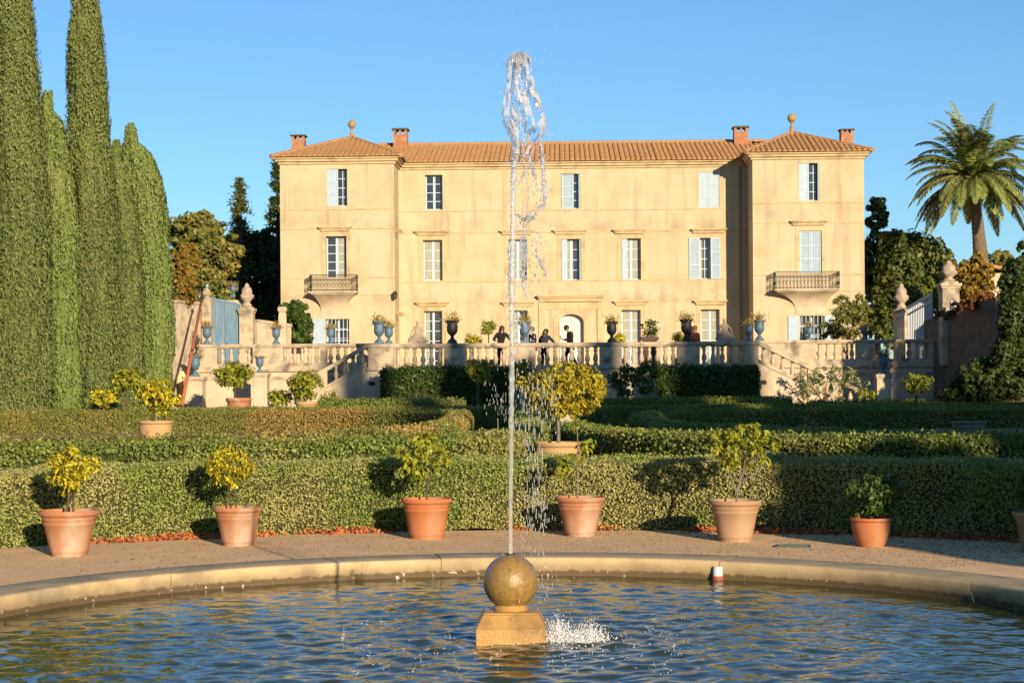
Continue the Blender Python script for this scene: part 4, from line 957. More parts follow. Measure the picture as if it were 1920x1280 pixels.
# splash where the water lands
spl = thing('water_splash', 'white splash of foaming water beside the square pedestal', 'splash', (at(1078,1178,PC.y-.12).x, PC.y-.12, WZ))
rg = np.random.default_rng(12); P = []; Rd = []; St = []
for _ in range(5200):
    c_ = rg.choice(3, p=[.45,.33,.22]); bx = (-.11,.10,0)[c_]; a = rg.uniform(0, 6.28); r_ = abs(rg.normal(0,.055)); hh = (.17,.12,.06)[c_]
    z = abs(rg.normal(0, .45))*hh*math.exp(-r_*5); P.append(np.array([bx+math.cos(a)*r_*(1+z*5), math.sin(a)*r_*(1+z*4), z])); Rd.append(rg.uniform(.0007,.0025)*(1.2-min(1,z*4)*.4)); St.append(rg.uniform(1,3))
for _ in range(26):
    a = rg.uniform(0,6.28); e_ = rg.uniform(.10,.24); L_ = rg.uniform(.08,.2)
    for k in range(14):
        q = k/14; P.append(np.array([-.02+rg.uniform(-.1,.1)*.1+math.cos(a)*e_*q*.8, math.sin(a)*e_*q*.5, L_*q*(1-.35*q)])); Rd.append(.0022*(1-q*.6)); St.append(3.)
drops('spray', P, Rd, WFOAM, spl, 6, np.array(St))
P = []; Rd = []
for _ in range(420):
    a = rg.uniform(0,6.28); r_ = abs(rg.normal(0,.16)); P.append(np.array([math.cos(a)*r_*1.2, math.sin(a)*r_, rg.uniform(0,.004)])); Rd.append(rg.uniform(.002,.007))
drops('foam', P, Rd, WFOAM, spl, 7, np.full(len(P), .5))
P = []; Rd = []; St = []
for _ in range(150):
    px, py = rg.uniform(640, 1300), rg.uniform(1160, 1265); g_ = gr(px, py, WZ); b_ = np.array([g_.x-spl.location.x, g_.y-spl.location.y, 0])
    for k in range(rg.integers(1,6)): P.append(b_ + np.array([rg.normal(0,.012), rg.normal(0,.012), rg.uniform(0,.03)])); Rd.append(rg.uniform(.0009,.0026)); St.append(rg.uniform(1,2))
drops('scattered_drops', P, Rd, WFOAM, spl, 8, np.array(St))
# overflow pipe at the rim
g_ = gr(1346, 1086, WZ); pv = thing('overflow_pipe', 'short white stained pipe standing in the water against the basin rim', 'pipe', (g_.x, g_.y, WZ))
m = MB(); m.lathe([(.042,-.3),(.042,.105),(.037,.112),(.030,.112),(.030,.06),(.001,.06)], (0,0,0), 24); m.build('tube', PLASTIC, pv, smooth=True, autos=40)
m = MB(); m.lathe([(.048,.0),(.048,.028),(.043,.032)], (0,0,0), 24); m.build('collar', RED, pv, smooth=True, autos=40)

# ------------------------------------------------------------------ potted citrus
LF_YEL = leafmat('yellowing_citrus_leaf', [(.50,.36,.025),(.60,.42,.03),(.36,.29,.03),(.14,.16,.025),(.64,.47,.06)], trans=.3, rough=.4)
LF_YG = leafmat('yellow_green_citrus_leaf', [(.16,.18,.025),(.26,.25,.03),(.36,.31,.04),(.09,.12,.022),(.46,.36,.045)], trans=.3, rough=.4)
LF_GRN = leafmat('green_citrus_leaf', [(.035,.065,.016),(.06,.09,.02),(.09,.115,.025),(.03,.05,.015)], trans=.25, rough=.4)
LF_ORG = leafmat('orange_citrus_leaf', [(.24,.23,.03),(.46,.28,.025),(.36,.31,.035),(.54,.30,.025),(.12,.15,.025),(.48,.38,.045),(.20,.20,.03)], trans=.3, rough=.4)
LF_DARK = leafmat('dark_laurel_leaf', [(.028,.05,.014),(.045,.075,.018),(.07,.10,.022),(.02,.035,.012)], trans=.15, rough=.35)
def pot_mesh(rb, rt, h, curved=False, band=True):
    b = MB(); k = rt*.09
    if curved: body = [(rb + (rt*.93-rb)*math.sin(q*math.pi/2)**.9, q*h*.86) for q in (0,.12,.25,.4,.55,.7,.85,1)]
    else: body = [(rb,0),(rb*1.005,.012),(rb+(rt*.90-rb)*.12,h*.10),(rb+(rt*.90-rb)*.13+.004,h*.115),(rb+(rt*.90-rb)*.16,h*.13),(rb+(rt*.90-rb)*.5,h*.45),(rb+(rt*.90-rb)*.76,h*.68)]
    if not curved and band: r_ = rb+(rt*.90-rb)*.78; body += [(r_+.008,h*.70),(r_+.009,h*.725),(r_+.003,h*.74),(rt*.87,h*.80),(rt*.885,h*.81),(rt*.885,h*.825),(rt*.88,h*.835)]
    body += [(rt*.90,h*.87),(rt*.955,h*.885),(rt*.99,h*.91),(rt,h*.94),(rt*.995,h*.975),(rt*.97,h),(rt*.90,h*.995),(rt*.87,h*.96),(rt*.85,h*.90)]
    b.lathe(body, (0,0,0), 56, lump=lambda a, z: 1+.006*math.sin(2*a+1)+.004*math.sin(5*a+z*9)); return b
def potted(label, cat, px, pyb, pyr, wr, wb, mt, curved=False, name='potted_citrus', Y=None, tilt=0, group='potted trees of the garden'):
    if Y is None:
        g0 = gr(px, pyb); rb = wb/2*g0.y/F; Yc = g0.y + rb*.9
    else: Yc = Y
    s = Yc/F; rb = wb/2*s; rt = wr/2*s; base = at(px, 800, Yc)
    h = at(px, pyr, Yc).z
    root = thing(name, label, cat, (base.x, Yc, .008), group=group)
    o = pot_mesh(rb, rt, h, curved).build('pot', mt, root, smooth=True, autos=50); o.rotation_euler = (R(tilt)*.3, R(tilt), 0)
    m = MB(); m.add([(rt*.86*math.cos(2*math.pi*i/30), rt*.86*math.sin(2*math.pi*i/30), h*.915) for i in range(30)], [tuple(range(30))]); m.build('soil', DIRT, root)
    return root, Yc, s, h, rt
def lpt(root, px, py, dy=0): q = at(px, py, root.location.y+dy); return Vector((q.x-root.location.x, dy, q.z-root.location.z))
def trunk(root, lines, m=BARK):
    b = MB()
    for pts_, r0, r1 in lines:
        P = [lpt(root, *q) for q in pts_]; n_ = len(P)
        # smooth the line a little
        PP = []; rr = []
        for i in range(n_-1):
            for j in range(4): u_ = j/4; PP.append(P[i].lerp(P[i+1], u_)); rr.append(r0+(r1-r0)*(i+u_)/(n_-1))
        PP.append(P[-1]); rr.append(r1); b.tube(PP, rr, 8)
    return b.build('trunk', m, root, smooth=True)
def foliage(root, clumps, size, m, seed, aspect=.45, droop=.5, name='foliage'):
    """clumps: (px, py, dy, radius px, n)"""
    rg = np.random.default_rng(seed); parts = []; s = root.location.y/F
    for (px, py, dy, rp, n_) in clumps:
        c = np.array(lpt(root, px, py, dy)); d = unit(rg.normal(0,1,(n_,3))); r_ = (rg.random(n_)**.4)*rp*s; P_ = c + d*r_[:,None]*np.array([1,1,.85])
        D = d*.8 + np.array([0,0,-droop]); parts.append(leaf_arrays(P_, d+np.array([0,-.2,.6]), size, rg, aspect, .55, D, .5))
    V, Q = join(parts); return npmesh(name, V, Q, m, root)
def ellclumps(cx, cy, rx, ry, ncl, rp, nl, seed, depth=None, s=1.0, shell=.55):
    rg = random.Random(seed); out = []
    for _ in range(ncl):
        while 1:
            a, b, c = rg.uniform(-1,1), rg.uniform(-1,1), rg.uniform(-1,1); q = a*a+b*b+c*c
            if shell*shell < q < 1: break
        out.append((cx+a*rx, cy-b*ry, c*(depth or rx)*s, rp*rg.uniform(.7,1.25), int(nl*rg.uniform(.7,1.3))))
    return out
# front row, left to right
r, Y, s, h, rt = potted('yellow citrus with a forked dark trunk in a terracotta pot, leftmost along the front hedge', 'potted tree', 128, 1046, 957, 112, 65, TERRA)
trunk(r, [([(124,965),(129,930),(124,905),(112,880)],.014,.008),([(137,962),(138,930),(142,900),(158,870)],.012,.007),([(129,930),(133,890),(134,860)],.009,.005)])
foliage(r, ellclumps(132,882,48,40,52,14,44,1,s=s), .050, LF_YEL, 1); 
r, Y, s, h, rt = potted('yellow citrus on a thin stem, second pot from the left along the front hedge', 'potted tree', 445, 1026, 951, 93, 57, TERRA)
trunk(r, [([(433,955),(430,920),(434,885),(428,860)],.010,.006),([(443,953),(440,915),(436,890),(446,860)],.007,.004)])
foliage(r, ellclumps(428,875,42,34,46,13,40,2,s=s), .048, LF_YEL, 2)
r, Y, s, h, rt = potted('drooping yellow green citrus in a reddish terracotta pot left of the water jet', 'potted tree', 799, 1013, 935, 96, 63, TERRA_R)
trunk(r, [([(800,940),(801,910),(797,880),(790,850)],.010,.006),([(801,912),(812,880),(818,850)],.007,.004)])
foliage(r, ellclumps(795,858,48,44,40,13,28,3,s=s), .068, LF_YG, 3, .5, .9)
r, Y, s, h, rt = potted('sparse young citrus with a straight thin stem potted just right of the water jet', 'potted tree', 1087, 1008, 932, 94, 55, TERRA)
trunk(r, [([(1083,936),(1083,890),(1084,850),(1082,800)],.010,.005),([(1083,880),(1068,868),(1058,860)],.004,.003),([(1084,850),(1098,838)],.004,.003)], BARK_G)
foliage(r, [(1058,878,0,17,60),(1050,862,.03,10,14),(1072,858,-.03,12,20),(1098,838,0,17,60),(1108,828,.03,9,14),(1088,856,.04,12,18),(1082,803,0,9,10),(1052,895,0,10,10)], .078, LF_YG, 4, .42, .8)
r, Y, s, h, rt = potted('open branched citrus with several bare grey stems in a banded brown pot', 'potted tree', 1377, 1018, 938, 99, 61, TERRA_B)
trunk(r, [([(1381,942),(1383,915),(1392,890),(1402,872),(1420,850)],.012,.006),([(1384,912),(1396,898),(1415,888),(1432,872)],.008,.005),([(1383,925),(1388,890),(1388,860),(1384,830)],.009,.005),([(1382,925),(1372,895),(1358,875),(1350,858)],.008,.005),([(1392,890),(1398,860),(1404,835)],.006,.004),([(1402,872),(1436,850),(1450,838)],.005,.003)], BARK_G)
foliage(r, ellclumps(1392,836,68,40,60,13,24,5,s=s,depth=50), .060, LF_YG, 5, .5, .9)
r, Y, s, h, rt = potted('dark green leafy bush in a small rounded red pot in the shade', 'potted tree', 1632, 1028, 971, 79, 46, TERRA_R, True)
trunk(r, [([(1634,975),(1630,955),(1615,930)],.008,.004),([(1634,975),(1642,945),(1660,915)],.008,.004)], BARK)
foliage(r, ellclumps(1640,925,54,42,46,15,34,6,s=s), .055, LF_GRN, 6, .5, .4)
r, Y, s, h, rt = potted('pot with a leafy green plant cut off by the right edge of the picture', 'potted tree', 1950, 1040, 960, 104, 66, TERRA_B)
trunk(r, [([(1950,965),(1950,920),(1940,890)],.010,.005)])
foliage(r, ellclumps(1945,905,46,42,44,15,34,7,s=s), .055, LF_GRN, 7)
# garden citrus further back
r, Y, s, h, rt = potted('big orange and yellow citrus with a broad crown in a wide pale pot', 'potted tree', 1046, 880, 829, 92, 70, TERRA_Y, True, Y=29.5)
trunk(r, [([(1047,832),(1047,800),(1045,775),(1030,745)],.035,.022),([(1046,790),(1052,765),(1075,740)],.022,.014),([(1046,780),(1046,750),(1050,715)],.02,.012)], BARK_G)
foliage(r, ellclumps(1056,730,80,50,150,15,56,8,s=s,depth=66,shell=.6), .072, LF_ORG, 8, .42, .5)
r, Y, s, h, rt = potted('golden round citrus in a wide pale yellow pot inside the left hedge ring', 'potted tree', 292, 826, 789, 66, 50, TERRA_Y, True, Y=49.0)
trunk(r, [([(292,792),(293,775),(290,760)],.05,.03),([(293,778),(304,760)],.03,.02),([(293,778),(280,762)],.03,.02)], BARK_G)
foliage(r, ellclumps(298,742,38,28,60,12,34,9,s=s,shell=.5), .14, LF_YEL, 9, .45, .4)
r, Y, s, h, rt = potted('flat topped yellow green citrus in a terracotta pot before the left retaining wall', 'potted tree', 448, 765, 746, 48, 36, TERRA, Y=69.0)
trunk(r, [([(440,748),(440,730),(438,712)],.04,.03)]); foliage(r, ellclumps(439,703,35,22,46,11,30,10,s=s), .16, LF_YG, 10, .45, .3)
r, Y, s, h, rt = potted('yellow green round citrus in a wide pale pot before the left stair', 'potted tree', 575, 775, 753, 42, 32, TERRA_Y, True, Y=66.0)
trunk(r, [([(573,756),(572,740),(568,725)],.05,.03),([(573,750),(583,730)],.03,.02)]); foliage(r, ellclumps(571,722,29,27,44,11,30,11,s=s), .16, LF_YG, 11, .45, .3)
r, Y, s, h, rt = potted('wide grey pot standing empty in the shade of the right hedge ring', 'pot', 1816, 818, 790, 66, 52, mat('grey_terracotta', (.30,.26,.21), (.24,.20,.16), .9, 5), False, 'garden_pot', Y=49.0)
def free_tree(label, px, pyb, crown, lines, size, m, seed, Y, rp=10, nl=28, ncl=36, cat='shrub', name='citrus_tree', bark=BARK, group=None):
    b = at(px, pyb, Y); root = thing(name, label, cat, (b.x, Y, 0), group=group)
    if lines: trunk(root, lines, bark)
    foliage(root, ellclumps(*crown, ncl, rp, nl, seed, s=Y/F), size, m, seed, .45, .3); return root
free_tree('small green tree with orange fruit tints by the tall cypresses', 237, 790, (237,712,28,22), [([(240,800),(238,760),(236,722)],.05,.03)], .17, LF_YG, 21, 64)
free_tree('low yellow shrub at the foot of the cypresses', 193, 790, (193,746,20,14), [([(196,800),(195,770),(193,750)],.05,.03)], .16, LF_YEL, 22, 64)
free_tree('low yellow flowering shrub left of the potted citrus before the left stair', 527, 790, (527,746,20,13), None, .15, LF_YG, 23, 67, ncl=24)
free_tree('thin yellow shrub between the left stair and the striped shadow', 616, 790, (618,742,16,16), None, .14, LF_YG, 24, 68, ncl=14, nl=14)
free_tree('small lemon tree with a lit crown before the dark laurel hedge left of the jet', 897, 790, (900,693,24,20), [([(896,800),(895,745),(899,705)],.06,.04)], .15, LF_YG, 25, 68)
free_tree('small lemon tree just right of the jet before the wall', 968, 790, (975,700,20,24), [([(970,800),(970,745),(973,715)],.06,.04)], .15, LF_YG, 26, 68)
free_tree('loose dark shrub at the right end of the orange citrus, before the wall', 1175, 790, (1172,712,30,32), [([(1170,800),(1170,740)],.05,.03)], .16, LF_GRN, 27, 69)
free_tree('taller dark shrub before the balustrade, right of the loose dark shrub', 1222, 790, (1218,708,24,32), [([(1222,800),(1220,740)],.05,.03)], .16, LF_GRN, 28, 70)
free_tree('round yellow green tree on a short stem beside the right stair pedestal', 1716, 790, (1720,720,27,15), [([(1718,800),(1717,752),(1719,728)],.06,.04)], .14, LF_YG, 29, 64)
# plants standing on the terrace
def terr(px, d): return B.world(B.x(px,d,650), d, TZ)
def terrace_plant(label, px, pyt, pyb, rx, d, m, seed, box=False):
    w_ = terr(px, d); Y = w_.y; root = thing('terrace_plant', label, 'plant', (w_.x, w_.y, TZ)); k = Y/F
    b = MB()
    if box: b.box(-.38,.38,-.25,.25,at(px,pyb+8,Y).z-TZ,at(px,pyb+1,Y).z-TZ); b.box(-.30,.30,-.2,.2,0,at(px,pyb+8,Y).z-TZ)
    else: b.lathe([(.2,0),(.3,.35),(.33,.4),(.27,.38),(.001,.36)], (0,0,0), 18)
    b.build('planter', TERRA if not box else mat('planter_wood_%d' % px, (.10,.06,.04)), root, smooth=not box, autos=40)
    zc = (at(px,pyt,Y).z+at(px,pyb,Y).z)/2; cy = (pyt+pyb)/2; trunk(root, [([(px,cy+40),(px,cy+10),(px,cy)],.03,.02)])
    foliage(root, ellclumps(px, cy, rx, (pyb-pyt)/2, 22, 8, 18, seed, s=k), .15, m, seed, .4, .2); return root
terrace_plant('small pale citrus standing on the terrace left of the person leaning on the balustrade', 916, 601, 625, 13, FY+3, LF_YG, 41)
terrace_plant('low yellow plant on the terrace right of the dark urn by the jet', 887, 630, 645, 12, FY+3, LF_YEL, 42)
terrace_plant('dark spiky shrub in a wide brown planter before the ground floor window', 1218, 601, 630, 15, FY+5, LF_DARK, 43, True)
terrace_plant('low yellow plant on the terrace behind the dark urn right of the door', 1160, 626, 645, 9, FY+3, LF_YEL, 44)
terrace_plant('low yellow plant on the terrace left of the dark urn near the seated statue', 1274, 626, 645, 10, FY+3, LF_YEL, 45)
# ------------------------------------------------------------------ hedges
HT = .76
HG_FRONT = leafmat('box_leaf_front', [(.075,.088,.024),(.10,.112,.03),(.125,.128,.04),(.065,.08,.022),(.115,.12,.034)], [(.15,.125,.05),(.20,.155,.068)], .9, .62, .2, .45, (.42,.60), gain=2.4)
HG_MID = leafmat('box_leaf', [(.055,.07,.018),(.085,.10,.024),(.12,.125,.03),(.04,.055,.014)], [(.15,.13,.04),(.21,.165,.055)], .5, .55, .2, .45, (.45,.62), gain=1.9)
HG_GOLD = leafmat('box_leaf_golden', [(.10,.10,.028),(.13,.12,.034),(.085,.09,.025),(.15,.13,.04)], [(.20,.125,.04),(.25,.145,.045)], .22, .75, .2, .45, (.48,.6), gain=1.75)
def resample(pts, step):
    pts = [np.array(p, float) for p in pts]; out = [pts[0]]; acc = 0
    for a, b in zip(pts[:-1], pts[1:]):
        L = np.linalg.norm(b-a); n = max(1, int(L/step))
        for i in range(1, n+1): out.append(a + (b-a)*i/n)
    return np.array(out)
def hedge(label, path, width, height, leaf, dens, m, seed, name='hedge', base=0.0, aspect=.6, lumps=.03, skip_back=False, group='clipped hedges of the parterre'):
    """path: centre line; dense leafy skin over a lumpy core, trimmed to a rounded box section"""
    P = resample(path, .16); n = len(P); T = np.gradient(P, axis=0); T /= np.linalg.norm(T, axis=1)[:,None]; S_ = np.stack([T[:,1], -T[:,0]], 1)   # right hand side
    mid = P[n//2]; root = thing(name, label, 'hedge', (mid[0], mid[1], base), group=group)
    w = width/2; c = min(.07, w*.4)
    prof = np.array([(-w,0),(-w,height*.35),(-w,height*.7),(-w,height-c),(-w+c,height),(-w*.4,height),(w*.4,height),(w-c,height),(w,height-c),(w,height*.7),(w,height*.35),(w,0)])
    k = len(prof); V = np.zeros((n,k,3)); ins = leaf*1.15
    for j, (o, z) in enumerate(prof):
        V[:,j,:2] = P - mid + S_*(o - np.sign(o)*ins); V[:,j,2] = z - (ins if z > height*.8 else 0)
    W = V.reshape(-1,3); W += (np.stack([vnoise(W+11+seed, 2.5), vnoise(W+31+seed, 2.5), vnoise(W+51+seed, 2.5)], 1)-.5)*lumps*2
    I = np.arange(n*k).reshape(n,k); Q = np.stack([I[:-1,:-1], I[:-1,1:], I[1:,1:], I[1:,:-1]], -1).reshape(-1,4)
    ends = [[I[0,0],I[0,1],I[0,10],I[0,11]],[I[0,1],I[0,2],I[0,9],I[0,10]],[I[0,2],I[0,3],I[0,8],I[0,9]],[I[-1,11],I[-1,10],I[-1,1],I[-1,0]],[I[-1,10],I[-1,9],I[-1,2],I[-1,1]],[I[-1,9],I[-1,8],I[-1,3],I[-1,2]]]
    core = (W.copy(), np.concatenate([Q, np.array(ends)]))
    rg = np.random.default_rng(seed); L = np.linalg.norm(np.diff(P, axis=0), axis=1).sum(); per = 2*height+width; cnt = int(L*per*dens)
    u = rg.random(cnt)*(n-1); i0 = u.astype(int); f = (u-i0)[:,None]; C = P[i0]*(1-f)+P[np.minimum(i0+1,n-1)]*f; Sd = S_[i0]
    v = rg.random(cnt)*per
    o = np.where(v < height, -w, np.where(v < height+width, v-height-w, w)); z = np.where(v < height, v, np.where(v < height+width, height, per-v))
    Nx = np.where(v < height, -1., np.where(v < height+width, 0., 1.)); Nz = np.where((v >= height)&(v < height+width), 1., 0.)
    # round the shoulders
    cor = (np.abs(o) > w-c)&(z > height-c); o = np.where(cor, o*.975, o); z = np.where(cor, z-.02, z)
    pos = np.concatenate([C-mid+Sd*o[:,None], z[:,None]], 1); nrm = np.concatenate([Sd*Nx[:,None], Nz[:,None]], 1)
    lum = (np.stack([vnoise(pos+11+seed, 2.5), vnoise(pos+31+seed, 2.5), vnoise(pos+51+seed, 2.5)], 1)-.5)*lumps*2
    pos = pos + lum + nrm*rg.normal(-.35*leaf, .75*leaf, cnt)[:,None]
    lv = leaf_arrays(pos, nrm, leaf, rg, aspect, 1.0, nrm*.5+np.array([0,0,.5]), .8)
    # end faces
    ex = []
    for q, sg in ((0,-1),(n-1,1)):
        ce = int(width*height*dens); oo = rg.uniform(-w,w,ce); zz = rg.uniform(0,height,ce)
        pe = np.concatenate([P[q]-mid+S_[q]*oo[:,None]+T[q]*sg*rg.normal(0,.4*leaf,ce)[:,None], zz[:,None]], 1); ne = np.repeat(np.array([[T[q][0]*sg, T[q][1]*sg, 0]]), ce, 0)
        ex.append(leaf_arrays(pe, ne, leaf, rg, aspect, .7, ne, .8))
    V, Q = join([lv] + ex); o_ = npmesh('foliage', V, Q, m, root); npmesh('shade_core', core[0], core[1], TWIG_SHADE, root)  # closed dark core; the shade in the leaf gaps is in its colour
    return root
def arc(cx, cy, r, a0, a1, n=60): return [(cx+r*math.cos(R(a0+(a1-a0)*i/n)), cy+r*math.sin(R(a0+(a1-a0)*i/n))) for i in range(n+1)]
hedge('long curved front hedge behind the row of terracotta pots, rounding the basin', arc(PC.x, PC.y, 7.95+.45, 146, 34), .9, HT, .027, 5800, HG_FRONT, 1, lumps=.045)
def superell(cx, cy, a, b, p, t0, t1, n=120):
    out = []
    for i in range(n+1):
        t = R(t0+(t1-t0)*i/n); c, s = math.cos(t), math.sin(t); r = (abs(c)**p + abs(s)**p)**(-1/p); out.append((cx+a*r*c, cy+b*r*s))
    return out
def inview(pts, lim=.40, mg=1.0): return [p for p in pts if abs(p[0]) < lim*p[1]+mg]
hedge('outer hedge ring of the left parterre, its rounded end lit beside the water jet', inview(superell(-13.7,45,14.1,20.2,6,-122,108,300)), .6, .79, .055, 1700, HG_MID, 2)
hedge('inner hedge ring of the left parterre around the golden citrus', inview(superell(-13.7,45,12.3,17.0,4,-122,112,300)), .55, .765, .06, 1500, HG_GOLD, 3)
hedge('outer hedge ring of the right parterre with a bright sunlit top edge', inview(superell(15.1,45,14.0,19.2,5,-62,-288,300)), .6, .79, .055, 1700, HG_MID, 4)
hedge('inner hedge ring of the right parterre, all in shade behind the bright topped one', inview(superell(15.1,45,11.7,16.2,2.7,-62,-288)), .55, .70, .06, 1300, HG_MID, 5)
hedge('low straight hedge at the foot of the left stair and wall', [(at(600,760,66.5).x,66.5),(at(868,760,66.0).x,66.0)], .9, at(730,751,66.2).z, .075, 950, HG_MID, 6, name='hedge')
hedge('low straight hedge in the shade in front of the right laurel hedge', [(at(1085,760,66).x,66),(at(1480,760,66.5).x,66.5)], .9, at(1280,748,66.2).z, .075, 900, HG_MID, 7)
hedge('low hedge with a lit corner before the shaded right wall', [(at(1520,760,65).x,65),(at(1900,760,66).x,66)], .8, at(1680,752,66).z, .075, 900, HG_MID, 8)
# tall laurel blocks against the retaining wall
zl = at(800,693,71.2).z
hedge('tall clipped laurel hedge against the middle wall, left of the jet, with one lit side', [(at(718,720,71.3).x,71.3),(at(955,720,71.3).x,71.3)], 1.5, zl, .12, 520, LF_DARK, 9, aspect=.5, lumps=.10)
hedge('tall clipped laurel hedge against the middle wall, right of the jet, in deep shade', [(at(1240,720,71.3).x,71.3),(at(1418,720,71.3).x,71.3)], 1.5, zl-.02, .12, 520, LF_DARK, 10, aspect=.5, lumps=.10)
# a stone post behind the big orange citrus
pb = at(1060, 765, 36); sp = thing('stone_post', 'short stone post behind the trunk of the big orange citrus', 'post', (pb.x, 36, 0))
m = MB(); m.box(-.14,.14,-.14,.14,0,1.0); m.box(-.17,.17,-.17,.17,1.0,1.10); m.build('post', STONE, sp, bevel=.01)
# fallen leaves
LF_FALL = leafmat('fallen_leaf', [(.44,.12,.045),(.52,.155,.06),(.36,.09,.04),(.34,.15,.07),(.56,.22,.09)], trans=.15, rough=.8, gk=1)
rg = np.random.default_rng(31); cnt = 7000; a = rg.uniform(R(46), R(134), 18000); dn = vnoise(np.stack([a*9, a*0, a*0+2], 1), 1.3); a = a[dn > rg.uniform(.35,.85,18000)][:cnt]
r_ = 7.97 - np.abs(rg.normal(0, .12, len(a))) + .05; P = np.stack([PC.x+r_*np.cos(a), PC.y+r_*np.sin(a), .018+np.abs(rg.normal(0,.022,len(a)))*np.clip((r_-7.75)/.2,.1,1.4)], 1)
xtra = 420; a2 = rg.uniform(R(46), R(134), xtra); r2 = rg.uniform(4.5, 7.9, xtra); P2 = np.stack([PC.x+r2*np.cos(a2), PC.y+r2*np.sin(a2), np.full(xtra,.018)], 1)
V1 = leaf_arrays(P, np.tile([0,-.3,.8],(len(P),1)), .046, rg, .7, .8, fold=.25); V2 = leaf_arrays(P2, np.tile([0,0,1.],(xtra,1)), .03, rg, .6, .2)
V, Q = join([V1, V2]); tag(npmesh('fallen_leaves', V, Q, LF_FALL), 'rust red fallen leaves drifted along the foot of the front hedge', 'leaves', kind='stuff')
# pebbles
rg = np.random.default_rng(32); cnt = 9000; a = rg.uniform(R(44), R(136), cnt); r_ = np.sqrt(rg.uniform(4.4**2, 7.8**2, cnt)); base = MB().sphere((0,0,0),1,5,3); bv = np.array(base.v); nv = len(bv)
sz = rg.uniform(.004,.013,cnt)*(1-.3*rg.random(cnt)); C = np.stack([PC.x+r_*np.cos(a), PC.y+r_*np.sin(a), np.full(cnt,.013)], 1)
V = (bv[None]*sz[:,None,None]*np.array([1,1,.7]) + C[:,None]).reshape(-1,3); Q = (np.array(base.f)[None] + (np.arange(cnt)*nv)[:,None,None]).reshape(-1,4)
tag(npmesh('pebbles', V, Q, mat('pebble', (.38,.30,.22), (.24,.19,.14), .9, 60)), 'small loose pebbles scattered over the gravel path', 'pebbles', kind='stuff')
g_ = gr(1487, 1023, .02); dc = thing('drain_cover', 'flat greenish cover lying on the path right of the branched citrus pot', 'cover', (g_.x, g_.y, .012), R(-8))
m = MB(); m.box(-.17,.17,-.10,.10,0,.015); m.build('frame', mat('green_metal', (.10,.14,.12), (.07,.10,.09), .6, 9), dc, bevel=.004)
m = MB()
for i in range(6): m.box(-.14,.14,-.08+i*.028,-.064+i*.028,.0155,.020)
m.build('ribs', mat('green_metal_worn', (.14,.18,.15)), dc)

